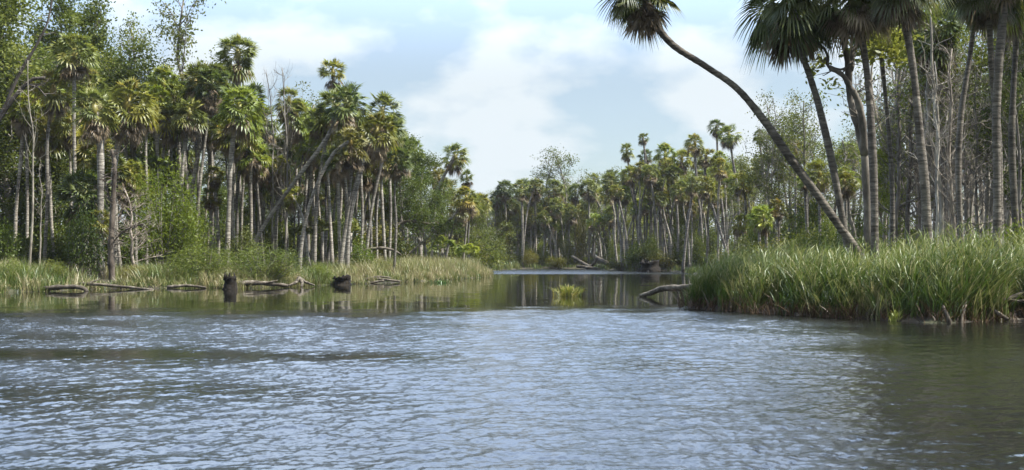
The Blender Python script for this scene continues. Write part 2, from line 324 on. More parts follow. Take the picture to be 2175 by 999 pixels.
CRB = [crown_mesh(50 + k, 74, 1.6, -42, nseg=28, gap=.72, dr=.26, k3=.4) for k in range(3)]
SK = [skirt_mesh(60 + k) for k in range(3)] + [skirt_mesh(70, 30, 1.4, True)]
rp = random.Random(3)
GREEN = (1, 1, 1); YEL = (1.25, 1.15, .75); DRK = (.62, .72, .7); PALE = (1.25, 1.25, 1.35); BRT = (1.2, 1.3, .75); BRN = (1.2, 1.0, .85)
def palm(label, Y, pts, r=.17, cs=1.0, color=GREEN, crown=None, skirt=1, group=None, big=False, tcol=(1, 1, 1), name='cabbage_palm', base_y=None, yoff=None):
    """pts: trunk outline from base to crown in photograph pixels, all at distance Y (yoff gives each point its own extra depth)"""
    W_ = [P(px, py, Y + (yoff[i] if yoff else 0)) for i, (px, py) in enumerate(pts)]
    b0 = W_[0].copy(); gzb = gz1(b0[0], b0[1]); d0 = W_[0] - W_[1]
    if W_[0][2] > gzb: W_[0] = W_[0] + d0 / max(1e-3, -d0[2]) * (W_[0][2] - gzb) if d0[2] < -.2 else np.array([b0[0], b0[1], gzb])
    W_[0][2] = min(W_[0][2], gzb) - .15
    base = W_[0].copy(); W_ = np.array(W_) - base
    root = thing(name, base, label, 'palm', group)
    n = 150 if big else 14; path = smooth_path(W_, n); t = np.linspace(0, 1, n); rng = np.random.default_rng(int(abs(base[0]) * 100) + int(Y))
    rad = r * .86 * (1 + .55 * np.exp(-t * 14) - .12 * t + .10 * np.sin(t * 9 + base[0]))
    if big: zz = path[:, 2]; rad = rad * (.86 + .035 * (np.mod(zz * 7.5 + .3 * np.sin(zz * 3), 1.0)) + .03 * np.sin(zz * 1.7) + rng.normal(0, .012, n))
    else: rad = rad * .92
    g = G(); tube(g, path, rad, 14 if big else 7, .5, rough=.03 if big else .05, rng=rng); link('trunk', g.mesh('palm_trunk', M_palmbark, True), root, color=tcol)
    me = crown if crown is not None else rp.choice(CRB if big else CR[:5]); top = path[-1]; tl = path[-1] - path[-3]; tl /= np.linalg.norm(tl)
    rot = (-tl[1] * .6, tl[0] * .6, rp.uniform(0, 6.28)); sz = cs
    link('crown', me, root, top, rot, (sz,) * 3, color)
    if skirt: link('dead_fronds', SK[3] if skirt == 2 else rp.choice(SK[:3]), root, top, (0, 0, rp.uniform(0, 6)), (sz,) * 3, (1, 1, 1))
    return root
# ------------------------------------------------------------------ broadleaf and bare trees (shared meshes)
def tree_meshes(seed, leafy=1.0, H=12., levels=3, leaf=.2, lean=.04, low=.35, tint0=.5, nb=16, wide=.26, bark=None, twig=1.0, r0=.17, per=34, blob=.42):
    rng = np.random.default_rng(seed); g = G(); tips = []
    n = 10; z = np.linspace(0, H * .95, n); wob = np.cumsum(rng.normal(0, .22, (n, 2)), 0) * (z / H)[:, None]; wob[0] = 0
    tr = np.stack([wob[:, 0] + lean * z, wob[:, 1], z], 1); rad = r0 * (1 - .85 * z / H) + .012; rad[0] *= 1.35
    tube(g, smooth_path(tr, 18), np.interp(np.linspace(0, 1, 18), np.linspace(0, 1, n), rad), 7)
    def branch(o, d, l, r, lev):
        m = 5; p = [o]; dd = d.copy()
        for k in range(m - 1):
            dd = unit(dd + rng.normal(0, .2, 3) + np.array([0, 0, .10])); p.append(p[-1] + dd * l / (m - 1))
        p = np.array(p); tube(g, p, np.linspace(r, max(r * .35, .006), m), 4 if lev < 2 else 3, cap=False)
        if lev >= levels: tips.extend([p[-1], p[-2]] if lev > 1 else p[1:]); return
        if lev >= 1: tips.append(p[-1])
        for k in range(int((4 if lev == 1 else 3) * (twig if lev > 1 else 1))):
            i = rng.integers(1, m); sd = unit(rng.normal(size=3)); sd = unit(dd * .7 + sd * .8 + np.array([0, 0, .15]))
            branch(p[i], sd, l * rng.uniform(.4, .62), r * .5, lev + 1)
    for k in range(nb):
        f = low + (1 - low) * (k + rng.random() * .8) / nb; i = f * (n - 1) * .98; i0 = min(int(i), n - 2); o = tr[i0] * (1 - i + i0) + tr[i0 + 1] * (i - i0)
        a = k * 2.4 + rng.normal() * .3; el = R(rng.uniform(15, 55)); d = np.array([math.cos(a) * math.cos(el), math.sin(a) * math.cos(el), math.sin(el)])
        branch(o, d, H * wide * (1.15 - .75 * (f - low) / (1 - low)) * rng.uniform(.6, 1.15), r0 * .36 * (1.1 - .6 * f), 1)
    tm = g.mesh('tree_trunk', bark or M_bark, True); cm = None
    if leafy > 0:
        g = G(); tips = np.array(tips); keep = tips[rng.random(len(tips)) < min(1, leafy)]
        for c in keep:
            k = max(4, int(per * rng.uniform(.5, 1.4))); C = c + rng.normal(0, blob * rng.uniform(.6, 1.2), (k, 3)) * [1, 1, .7]
            leaves(g, C, leaf * rng.uniform(.7, 1.3, k), rng, np.clip(tint0 + rng.normal() * .13 + rng.normal(0, .1, k), 0, 1))
        cm = g.mesh('tree_crown', M_leaf)
    return tm, cm
TR = {'leafy': [tree_meshes(100 + k, 1.0, levels=2, leaf=.15, per=60, nb=20, twig=1.2, blob=.36) for k in range(4)],
      'full': [tree_meshes(110 + k, 1.0, levels=2, leaf=.16, per=85, low=.18, nb=24, wide=.28, blob=.42) for k in range(3)],
      'sparse': [tree_meshes(120 + k, .55, levels=3, leaf=.16, per=11, nb=15, wide=.24, low=.4, blob=.3) for k in range(4)],
      'bare': [tree_meshes(130 + k, 0, levels=3, nb=16, low=.3, wide=.22, r0=.13, twig=1.3, lean=(k - 1.5) * .03) for k in range(4)],
      'twiggy': [tree_meshes(150 + k, 0, levels=3, nb=26, low=.2, wide=.2, r0=.12, twig=1.9, lean=(k - 1) * .04) for k in range(3)],
      'pale_bare': [tree_meshes(140 + k, 0, levels=2, nb=12, low=.45, wide=.15, r0=.11, bark=M_palebark) for k in range(3)]}
def tree(kind, label, Y, px, top_py, group=None, color=GREEN, wid=1.0, name=None, rz=None, variant=None, base=None, tcol=(1, 1, 1), cat='tree'):
    x = PX(px, Y); z0 = gz1(x, Y) - .1; top = EYE + (HZ - top_py) / F * Y; s = (top - z0) / 12.3
    tm, cm = TR[kind][variant] if variant is not None else rp.choice(TR[kind])
    nm = name or {'leafy': 'broadleaf_tree', 'full': 'broadleaf_tree', 'sparse': 'sparse_tree', 'bare': 'bare_tree', 'twiggy': 'bare_tree', 'pale_bare': 'bare_tree'}[kind]
    ws = s * wid if s > .75 else s * wid * 1.1
    root = thing(nm, (x, Y, z0), label, cat, group, (ws, ws, s), rp.uniform(0, 6.28) if rz is None else rz)
    link('trunk', tm, root, color=tcol)
    if cm: link('crown', cm, root, color=color)
    return root
# bushes
def bush_meshes(seed, H=2.5, W_=1.6, nl=1500, leaf=.13, tint0=.5, aspect=.5, M=None):
    rng = np.random.default_rng(seed); g = G(); g2 = G()
    ns = 26; cl = []
    for k in range(ns):
        a = rng.uniform(0, 6.283); rr = W_ * math.sqrt(rng.random()) * .9; h = H * (1 - .5 * (rr / W_) ** 2) * rng.uniform(.6, 1)
        top = np.array([math.cos(a) * rr, math.sin(a) * rr, h]); b0 = top * [.15, .15, 0]
        p = smooth_path([b0, (b0 + top) / 2 + rng.normal(0, .12, 3), top], 5); tube(g2, p, np.linspace(.03, .008, 5), 3, cap=False)
        for u in (.45, .7, .9, 1.0): cl.append(b0 * (1 - u) + top * u)
    per = nl // len(cl)
    for c in cl:
        C = c + rng.normal(0, .26, (per, 3)); C[:, 2] = np.maximum(C[:, 2], .05)
        leaves(g, C, leaf * rng.uniform(.7, 1.3, per), rng, np.clip(tint0 + rng.normal() * .14 + rng.normal(0, .1, per), 0, 1), aspect)
    return g2.mesh('bush_stems', M_bark), g.mesh('bush_foliage', M or M_leaf)
BU = [bush_meshes(200 + k, nl=3200, leaf=.15) for k in range(4)]
BFINE = [bush_meshes(210 + k, nl=5200, leaf=.17, aspect=.16, tint0=.6) for k in range(2)]
def bush(label, Y, px, top_py, wpx, group=None, color=GREEN, fine=False, name='bush', base_py=None, cat='bush', dz=0):
    while float(sdist(np.array([PX(px, Y)]), np.array([Y]))[0]) < .5 and Y > 50: Y += 1.5
    x = PX(px, Y); z0 = gz1(x, Y) - .1 + dz; H_ = EYE + (HZ - top_py) / F * Y - z0; s = max(.3, H_ / 2.55); sw = (wpx / F * Y) / 2.7
    root = thing(name, (x, Y, z0), label, cat, group, (sw, sw, s), rp.uniform(0, 6.28)); st, fo = rp.choice(BFINE if fine else BU)
    link('stems', st, root); link('foliage', fo, root, color=color); return root
def palmetto_mesh(seed, n=18, size=1.2):
    rng = np.random.default_rng(seed); g = G()
    for k in range(n):
        el = R(rng.uniform(8, 85)); a = k * 2.4
        d = np.array([math.cos(a) * math.cos(el), math.sin(a) * math.cos(el), math.sin(el)])
        fan(g, rng, np.array([0, 0, .05]), d, size * rng.uniform(.8, 1.2), 13, .12, np.clip(rng.normal(.55, .15), 0, 1), .3, .6)
    return g.mesh('palmetto_fronds', M_palm)
PMT = [palmetto_mesh(230 + k) for k in range(3)]
def palmetto(label, Y, px, top_py, s=1.0, color=GREEN, group=None):
    x = PX(px, Y); z0 = gz1(x, Y); zt = EYE + (HZ - top_py) / F * Y; hgt = 1.35 * s; zc = max(z0, zt - hgt)
    root = thing('palmetto', (x, Y, z0 - .1), label, 'palmetto', group, rz=rp.uniform(0, 6))
    g = G(); tube(g, [(0, 0, 0), (0.03, 0, max(.1, (zc - z0) * .5)), (0, 0, max(.25, zc - z0 + .12))], [.14, .12, .12], 7, rough=.1, rng=np.random.default_rng(int(px))); link('stem', g.mesh('palmetto_stem', M_palmbark, True), root)
    link('fronds', rp.choice(PMT), root, (0, 0, zc - z0 + .1), scale=(s,) * 3, color=color); return root
# ================================================================== LEFT BANK PALMS
palm('tallest round green palm standing above all others on the left bank', 75, [(497, 555), (492, 420), (500, 280), (506, 175), (505, 110)], .19, .86, skirt=1, crown=CR[7])
palm('green palm with broad crown just left of and below the tallest left bank palm', 72, [(402, 555), (406, 420), (425, 300), (432, 165)], .17, .92, crown=CR[0])
palm('bright green palm with thick grey trunk directly below the tallest palm', 68, [(482, 575), (486, 440), (492, 320), (508, 225)], .2, .95, BRT, crown=CR[1])
palm('pale green drooping palm between two grey trunks on the left bank', 70, [(386, 560), (384, 440), (390, 330), (402, 235)], .16, .75, PALE, crown=CR[6])
palm('wide palm with yellowing and brown drooping fronds over the waterside snag', 63, [(245, 600), (240, 440), (245, 340), (272, 215)], .2, 1.0, (1.2, 1.08, .8), skirt=2, crown=CR[3])
palm('pale shaggy palm with fan leaves hanging on a thick dark trunk at far left', 60, [(213, 575), (214, 420), (212, 300), (200, 225)], .24, .85, PALE, skirt=2, crown=CR[6])
palm('palm whose trunk slants steeply from the lower left up to the right', 69, [(525, 545), (560, 480), (630, 380), (690, 300), (735, 215)], .17, .9, DRK, crown=CR[2])
palm('small yellow green palm head poking alone above the left crowns', 90, [(690, 540), (698, 400), (708, 250), (707, 150)], .2, .78, YEL, crown=CR[5], skirt=1)
palm('dense green palm leaning right at the right edge of the tall left group', 71, [(722, 565), (738, 460), (768, 350), (812, 232)], .17, .82, crown=CR[4])
palm('yellow green palm with brown skirt leaning right beside the dense right edge palm', 69, [(738, 562), (742, 480), (762, 380), (800, 275)], .17, .85, YEL, skirt=2, crown=CR[3])
palm('palm with brown dead fronds whose slender trunk meets the water edge', 64, [(636, 600), (640, 520), (662, 420), (706, 330), (744, 300)], .14, .72, BRN, skirt=2, crown=CR[6])
palm('second dark palm crown in the middle of the left group top', 74, [(668, 560), (672, 440), (688, 320), (716, 225)], .15, .85, crown=CR[7])
palm('greyish palm with thin fronds beside the bare spikes on the left bank', 76, [(584, 560), (590, 430), (606, 320), (614, 210)], .14, .72, (1.0, .95, 1.0), crown=CR[6])
palm('leaning palm against the sky at the right end of the left treeline', 98, [(895, 530), (900, 470), (925, 410), (966, 330)], .2, .8, crown=CR[2])
palm('small reddish brown palm below the leaning skyline palm of the left treeline', 100, [(918, 530), (922, 460), (932, 375)], .16, .65, BRN, crown=CR[6], skirt=2)
palm('small dark palm head just right of the leaning skyline palm', 101, [(985, 540), (992, 460), (992, 375)], .12, .5, DRK, crown=CR[5])
palm('low palm with orange tinted fronds on a trunk slanting over the marsh point', 90, [(878, 530), (915, 500), (955, 468), (978, 440), (990, 418)], .13, .68, YEL, crown=CR[3])
palm('short bright palm with rounded crown above the fallen limb on the left point', 92, [(893, 535), (889, 500), (885, 452)], .2, .72, BRT, crown=CR[0])
palm('brown and pale low palm left of the short bright rounded palm', 90, [(846, 540), (842, 500), (838, 446)], .15, .72, (1.2, 1.05, .9), skirt=2, crown=CR[6])
palm('bright green low palm crown tucked under the left canopy gap', 82, [(640, 550), (648, 430), (656, 318)], .15, .7, BRT, crown=CR[1])
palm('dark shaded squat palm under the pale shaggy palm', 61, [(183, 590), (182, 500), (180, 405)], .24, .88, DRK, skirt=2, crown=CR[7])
palm('short palm on a slim trunk with tan skirt beside the waterside snag', 60, [(213, 602), (212, 540), (211, 465)], .1, .48, (1.1, 1, .8), skirt=2, crown=CR[6])
palm('small palm with light skirt half way up among the left trunks', 74, [(446, 560), (448, 490), (450, 415)], .13, .5, YEL, crown=CR[6])
palm('mid height palm with ragged crown behind the left pale trunk', 80, [(120, 560), (118, 420), (128, 290)], .17, .8, crown=CR[4])
palm('green palm crown hidden among leafy branches at upper left', 78, [(335, 560), (330, 420), (330, 260), (345, 195)], .17, .8, (1.1, 1, .9), crown=CR[1])
palm('rightmost round green crown of the tall left group', 76, [(775, 560), (790, 440), (812, 340), (828, 268)], .15, .7, (.95, 1.05, .9), crown=CR[0])
palm('palm with mixed green and tan fronds just right of the pale drooping palm', 77, [(455, 560), (452, 430), (450, 330), (458, 262)], .15, .7, BRN, crown=CR[6], skirt=2)
palm('green palm between the tallest palm and the bare spikes', 79, [(548, 560), (550, 440), (556, 320), (562, 252)], .15, .75, (.9, .95, .9), crown=CR[2], skirt=2)
# packed trunks behind
tops = [(0, -20), (100, -10), (200, 30), (270, 110), (330, 110), (390, 130), (450, 130), (520, 200), (560, 230), (600, 230), (640, 250), (700, 240), (760, 240), (830, 270), (880, 300), (930, 350), (1000, 400), (1050, 400), (1100, 400), (1200, 400), (1260, 395),
        (1330, 345), (1440, 345), (1500, 330), (1600, 320), (1700, 290), (1800, 250), (1900, 240), (2175, 200)]
def top(px): return float(np.interp(px, [t[0] for t in tops], [t[1] for t in tops]))
def fill_palms(n, a, b, Y0, Y1, d0, d1, label, group, cs=(.6, .85), r=(.1, .15), cols=(GREEN, BRT, DRK, BRN, YEL), seed=1):
    rnd = random.Random(seed)
    for k in range(n):
        px = a + (b - a) * (k + rnd.random()) / n; Y = rnd.uniform(Y0, Y1)
        while float(sdist(np.array([PX(px, Y)]), np.array([Y]))[0]) < .8: Y += 1.5
        ty = top(px) + rnd.uniform(d0, d1) ** 1.0; ln = rnd.gauss(0, 22)
        palm(label, Y, [(px, 560), (px + ln * .2 + rnd.uniform(-4, 4), 560 - (560 - ty) * .35), (px + ln * .5 + rnd.uniform(-4, 4), 560 - (560 - ty) * .7), (px + ln, ty)],
             rnd.uniform(*r), rnd.uniform(*cs), rnd.choice(cols), group=group, skirt=rnd.choice([1, 1, 2]), tcol=rnd.choice([(1, 1, 1), (.65, .65, .66), (1.12, 1.1, 1.08)]))
fill_palms(60, 340, 840, 71, 90, 10, 130, 'slender grey palm in the packed stand of trunks behind the left bank grass', 'packed palms behind the left bank', seed=4)
fill_palms(14, 350, 830, 70, 90, 130, 240, 'low young palm showing between the packed left bank trunks', 'low palms between the left bank trunks', cs=(.4, .6), cols=(BRT, YEL, GREEN), seed=5)
fill_palms(26, -20, 350, 64, 78, 90, 330, 'palm half hidden in the leafy thicket at far left', 'palms in the far left thicket', seed=6)
fill_palms(12, 830, 1010, 98, 125, 20, 110, 'small distant palm behind the fallen limb on the left point', 'distant palms behind the left point', seed=7)
# ================================================================== CENTRE AND RIGHT OF CENTRE PALMS
cen = [(1072, 400, 1075, 148, .85, DRK, 'dark green palm at the left end of the far bend skyline'), (1108, 398, 1108, 146, .9, GREEN, 'second palm from the left on the far bend skyline'),
       (1178, 400, 1180, 147, .95, GREEN, 'broad palm crown under the left side of the hazy tall tree'), (1222, 405, 1220, 145, .75, DRK, 'dark palm crown under the right side of the hazy tall tree'),
       (1250, 398, 1250, 144, .85, GREEN, 'palm at the right foot of the hazy tall tree on the far bend')]
for cx, cy_, bx, Y, cs, col, lab in cen: palm(lab, Y, [(bx, 568), ((bx + cx) / 2 + 2, 500), (cx, cy_)], .2, cs, col, crown=rp.choice(CR[:3]))
rc = [(1299, 385, [(1322, 565), (1318, 500), (1306, 430)], 122, .8, GREEN, 'round dark green palm at the left front of the right centre stand'),
      (1309, 405, [(1334, 566), (1330, 500), (1318, 440)], 121, .55, YEL, 'orange tipped palm tucked under the round dark green palm'),
      (1331, 318, [(1362, 568), (1352, 470), (1340, 390)], 124, .6, GREEN, 'tall neat palm head with narrow neck left of the slim spike palm'),
      (1340, 368, [(1372, 566), (1362, 500), (1350, 430)], 122, .7, YEL, 'yellow fringed palm directly below the tall neat palm head'),
      (1366, 292, [(1388, 566), (1384, 470), (1374, 380), (1370, 330)], 122, .42, GREEN, 'slim palm with the smallest highest head over the right centre stand'),
      (1372, 330, [(1396, 566), (1392, 480), (1384, 400)], 125, .55, DRK, 'dark palm crown on the shoulder of the slim highest palm'),
      (1413, 325, [(1402, 566), (1402, 480), (1404, 400)], 122, .85, BRT, 'large bright green palm at the centre of the right centre stand'),
      (1448, 335, [(1420, 566), (1424, 480), (1436, 400)], 123, .8, YEL, 'yellow green palm immediately right of the large bright green palm'),
      (1476, 302, [(1496, 560), (1488, 460), (1478, 360)], 118, .7, YEL, 'golden topped palm left of the high dark skyline palm'),
      (1500, 330, [(1484, 560), (1488, 460), (1496, 390)], 119, .65, BRN, 'brown fringed palm under the golden topped palm'),
      (1522, 268, [(1545, 560), (1536, 460), (1526, 360)], 120, .6, DRK, 'dark green highest palm of the right skyline stand'),
      (1548, 285, [(1572, 520), (1568, 420), (1558, 350)], 108, .7, BRT, 'bright palm on a leaning thin trunk at the right skyline'),
      (1500, 392, [(1536, 510), (1520, 460), (1506, 420)], 104, .7, YEL, 'low yellow palm on a trunk slanting down to the right'),
      (1470, 390, [(1452, 560), (1460, 480), (1468, 430)], 106, .6, GREEN, 'low green palm with trunk slanting down to the left'),
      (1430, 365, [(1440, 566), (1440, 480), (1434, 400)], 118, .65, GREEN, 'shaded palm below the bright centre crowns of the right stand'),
      (1612, 286, [(1628, 520), (1626, 420), (1618, 340)], 100, .38, DRK, 'tiny dark palm head seen left of the long leaning trunk'),
      (1612, 455, [(1614, 540), (1613, 500)], 72, .5, BRT, 'low bright palm beneath the long leaning trunk'),
      (1740, 365, [(1742, 530), (1741, 450)], 70, .62, YEL, 'golden fan palm standing right of the long leaning trunk'),
      (1800, 325, [(1805, 520), (1803, 430)], 76, .6, BRT, 'light green palm seen between the two dark right trunks'),
      (1690, 320, [(1690, 530), (1690, 430)], 80, .55, BRN, 'brown tipped palm behind the upper part of the long leaning trunk')]
for cx, cy_, bs, Y, cs, col, lab in rc: palm(lab, Y, bs + [(cx, cy_)], .17 if Y > 90 else .12, cs * 1.0, col, tcol=(.75, .75, .8))
fill_palms(42, 1285, 1600, 110, 130, 5, 100, 'slender dark palm in the packed stand right of the far bend', 'packed palms right of the far bend', cs=(.5, .75), seed=11, r=(.1, .16), cols=(GREEN, BRT, YEL, BRN))
fill_palms(34, 1000, 1300, 141, 160, -8, 80, 'small palm in the far woods across the bend', 'far palms across the bend', cs=(.55, .85), seed=12, r=(.12, .2), cols=(GREEN, DRK, GREEN, BRN))
fill_palms(22, 1560, 1900, 60, 100, 60, 190, 'slim palm in the open woods behind the right reeds', 'slim palms behind the right reeds', cs=(.4, .6), seed=13, cols=(GREEN, YEL, BRT, BRN))
# ================================================================== RIGHT BANK FOREGROUND PALMS
palm('long palm leaning far out to the left over the right reeds', 34, [(1822, 530), (1740, 420), (1680, 338), (1622, 255), (1565, 188), (1500, 142), (1425, 92), (1385, 35), (1364, -32)], 0.155, .68, (.85, .85, .8), CRB[1], 2, big=True, tcol=(0.58, 0.56, 0.54))
palm('dark shaggy palm with curved trunk right of the long leaning palm', 34, [(1800, 520), (1785, 440), (1764, 330), (1735, 210), (1700, 100), (1684, 10), (1680, -30)], 0.142, .95, DRK, CRB[2], 2, big=True, tcol=(0.50, 0.49, 0.48))
palm('straight palm trunk rising out of frame behind the green oak leaves', 33, [(1858, 540), (1857, 430), (1852, 300), (1843, 170), (1825, 30), (1822, -45)], 0.150, .88, DRK, CRB[0], 1, big=True, tcol=(0.52, 0.50, 0.49))
palm('stout palm trunk leaning slightly left in the middle of the right trunks', 32, [(1970, 520), (1966, 420), (1955, 300), (1940, 150), (1918, 20), (1905, -80)], 0.163, .8, (.8, .8, .75), CRB[1], 2, big=True, tcol=(0.58, 0.56, 0.54))
palm('dark palm crown touching the top edge behind the stout trunk', 37, [(1895, 520), (1895, 400), (1885, 250), (1870, 100), (1862, 10)], 0.103, .7, DRK, CRB[2], 2, big=True, tcol=(0.43, 0.42, 0.41))
palm('thick grey palm trunk near the right edge going out of frame', 35, [(2118, 500), (2118, 380), (2116, 260), (2122, 130), (2135, -10), (2142, -90)], 0.172, .7, DRK, CRB[0], 1, big=True, tcol=(.6, .58, .56))
palm('palm trunk joining the thick grey right trunk in a narrow fork', 36, [(2124, 500), (2122, 330), (2112, 200), (2104, 100), (2098, -60)], 0.146, .75, (.75, .8, .7), CRB[2], 2, big=True, tcol=(0.58, 0.56, 0.54))
palm('slanting palm trunk with small ragged crown left of the forked right trunks', 40, [(2042, 500), (2036, 380), (2042, 240), (2060, 120), (2078, -30)], 0.138, .6, DRK, CRB[1], 2, big=True, tcol=(0.58, 0.56, 0.54))
palm('dark vine wrapped trunk at the extreme right edge', 38, [(2160, 500), (2150, 340), (2152, 200), (2160, 60), (2160, -40)], 0.146, .8, (.6, .7, .6), CRB[0], 2, big=True, tcol=(0.40, 0.39, 0.37))
palm('ragged palm with a thin crown behind the grey twigs on the right', 48, [(2005, 520), (2003, 400), (2000, 250), (1995, 130)], 0.112, .7, (.8, .8, .9), CR[6], 2, tcol=(0.58, 0.56, 0.54))
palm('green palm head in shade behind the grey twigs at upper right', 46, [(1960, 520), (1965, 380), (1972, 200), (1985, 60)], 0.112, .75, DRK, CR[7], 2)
# gnarled half dead oak between the trunks
def gnarled():
    Y = 34; base = P(1856, 540, Y); z = gz1(base[0], base[1]) - .15; base[2] = z
    root = thing('gnarled_oak', base, 'gnarled half dead tree with pale twisted limb beside the straight dark palm trunk', 'tree'); g = G(); rng = np.random.default_rng(8)
    def limb(pts, r0, r1, n=22, s=9): p = smooth_path([P(a, b_, Y + dy) - base for a, b_, dy in pts], n); tube(g, p, np.linspace(r0, r1, n) * (1 + .12 * np.sin(np.arange(n) * 1.9)), s, rough=.1, rng=rng)
    p0 = [(1846, 545, 0), (1842, 420, 0), (1836, 330, 0)]
    limb(p0 + [(1822, 270, .1), (1806, 210, .2), (1800, 130, .2), (1785, 60, .1), (1776, 30, 0)], .14, .08)
    limb([(1836, 330, 0), (1832, 260, -.2), (1822, 215, -.3), (1806, 185, -.3), (1788, 158, -.3), (1762, 146, -.3)], .13, .06)
    limb([(1775, 150, -.3), (1758, 140, -.3), (1758, 118, -.3), (1745, 98, -.3), (1722, 82, -.4), (1704, 74, -.4)], .06, .02, 14, 6)
    limb([(1806, 150, .2), (1812, 110, .3), (1830, 80, .4), (1842, 40, .6)], .11, .05, 12, 7)
    limb([(1800, 145, .2), (1782, 148, .2), (1762, 140, .2)], .05, .03, 8, 6)
    for a, b_, c, d in ((1790, 155, 1830, 130), (1770, 148, 1740, 160), (1745, 98, 1720, 110), (1758, 120, 1735, 128), (1815, 200, 1870, 160), (1830, 250, 1790, 230), (1835, 300, 1880, 250), (1812, 110, 1780, 90)):
        for q in range(2): limb([(a, b_, 0), ((a + c) / 2 + rng.normal() * 6, (b_ + d) / 2 + rng.normal() * 6, 0), (c + rng.normal() * 8, d + rng.normal() * 8, rng.normal() * .5)], .022, .006, 7, 4)
    link('trunk', g.mesh('oak_trunk', M_bark, True), root, color=(.7, .68, .66))
    g = G()
    for cx, cy_, rx, ry, n in ((1880, 85, 50, 32, 520), (1845, 120, 22, 18, 120), (1905, 120, 25, 22, 160), (1745, 130, 16, 12, 50), (1805, 108, 16, 10, 50), (1722, 150, 12, 18, 40), (1850, 62, 25, 12, 120), (1775, 180, 26, 16, 30)):
        C = np.array([P(cx + rng.normal() * rx * .55, cy_ + rng.normal() * ry * .55, Y + .8 + rng.normal() * .5) - base for _ in range(n)])
        leaves(g, C, .2 * rng.uniform(.6, 1.2, n), rng, np.clip(rng.normal(.8, .15, n), 0, 1))
    link('crown', g.mesh('oak_leaves', M_leaf), root, color=(1.35, 1.4, 1)); return root
gnarled()
# ================================================================== TREES
# left
tree('full', 'large leafy tree at the extreme upper left', 70, 30, -40, wid=1.0, color=(1.0, 1.05, .85), cat='tree')
tree('leafy', 'light green leafy tree left of centre in the upper left canopy', 80, 125, -25, wid=.8, color=(1.0, 1.1, .8))
tree('full', 'bushy tree with light leaves behind the pale shaggy palm', 84, 195, 5, wid=.85, color=(1.1, 1.2, .8))
tree('leafy', 'leafy tree behind the wide yellowing palm', 80, 300, 95, wid=1.1, color=(1.1, 1.2, .9))
tree('sparse', 'thin airy tree rising against the sky left of the tallest palm', 78, 398, -45, wid=.75, color=(1, 1, .95))
tree('sparse', 'small open tree with bare tips between the two upper left canopies', 80, 272, 22, wid=.7, color=(1.2, 1.2, .9))
tree('full', 'dense tree low behind the far left trunks', 70, 20, 210, wid=1.3, color=(.8, .9, .8))
tree('full', 'dense dark tree behind the squat shaded palm', 72, 150, 250, wid=1.3, color=(.8, .9, .8))
tree('pale_bare', 'pale slender trunk standing straight at the far left waterside', 56, 62, 90, variant=0, wid=.6, tcol=(.62, .6, .56))
tree('pale_bare', 'short pale leaning trunk beside the pale slender far left trunk', 58, 84, 330, variant=1, wid=.8, tcol=(.6, .58, .55))
tree('bare', 'bare spiky grey tree rising above the left crowns against the sky', 74, 606, 105, wid=.55, variant=0)
tree('bare', 'thinner bare grey spire left of the main bare spiky tree', 75, 578, 125, wid=.5, variant=1)
def custom_tree(name, label, Y, limbs, col, mat, twigs=0, seed=1, tl=.6):
    base = P(*limbs[0][0][0], Y); base[2] = gz1(base[0], base[1]) - .1; root = thing(name, base, label, 'tree'); g = G(); rng = np.random.default_rng(seed); allp = []
    for q, (pts, r0, r1) in enumerate(limbs):
        w_ = np.array([P(a, b_, Y) - base for a, b_ in pts]); 
        if q == 0: w_[0] = 0
        p = smooth_path(w_, 6 * len(pts)); tube(g, p, np.linspace(r0, r1, len(p)) * (1 + .1 * np.sin(np.arange(len(p)) * 1.7)), 9, rough=.12, rng=rng); allp.append(p)
    for k in range(twigs):
        p = allp[rng.integers(0, len(allp))]; o = p[rng.integers(len(p) // 5, len(p))]; a = rng.uniform(0, 6.283); l = tl * rng.uniform(.3, 1.3); dz = rng.uniform(-.3, .5)
        m = o + l * .55 * np.array([math.cos(a), math.sin(a), dz]); e = m + l * .5 * np.array([math.cos(a + .6), math.sin(a + .6), dz + rng.normal() * .4]); tube(g, [o, m, e], [.03, .018, .008], 4, cap=False)
        e2 = m + l * .4 * np.array([math.cos(a - .8), math.sin(a - .8), dz + rng.normal() * .5]); tube(g, [m, e2], [.014, .006], 3, cap=False)
    link('trunk', g.mesh('dead_trunk', mat, True), root, color=col); return root
custom_tree('dead_snag', 'thick dead snag with short broken twigs standing at the left water edge', 56.5, [([(238, 608), (236, 530), (240, 440), (243, 350), (237, 318)], .18, .09), ([(240, 440), (226, 400), (222, 372)], .07, .03), ([(236, 520), (262, 492), (300, 476)], .05, .02)], (.55, .5, .47), M_bark, 90, 3)
custom_tree('leaning_tree', 'thick dark limb slanting up from the left edge through the leaves', 62, [([(-90, 590), (-70, 440), (-30, 310), (10, 235), (60, 175), (95, 165)], .2, .08), ([(0, 250), (40, 160), (75, 100), (100, 50), (112, -10)], .1, .04), ([(55, 178), (78, 185), (98, 205)], .07, .03)], (.42, .4, .4), M_bark, 30, 4, 1.0)
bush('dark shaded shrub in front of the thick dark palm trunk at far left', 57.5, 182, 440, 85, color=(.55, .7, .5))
tree('sparse', 'faint pale tree in the gap between bare spikes and the small high palm head', 88, 655, 195, wid=.9, color=(1.3, 1.3, 1.1))
tree('full', 'dense glossy tree sloping down to the right beyond the tall left palms', 86, 862, 280, wid=.9, color=(.85, 1.0, .75))
tree('full', 'dark rounded tree right of the glossy sloping tree', 90, 905, 320, wid=1.0, color=(.8, .95, .75))
tree('leafy', 'leafy tree under the leaning skyline palm', 104, 950, 385, wid=1.2, color=(.9, 1, .8))
tree('full', 'shrubby tree at the right end of the left woods', 108, 1000, 420, wid=1.3, color=(1.1, 1.15, .9))
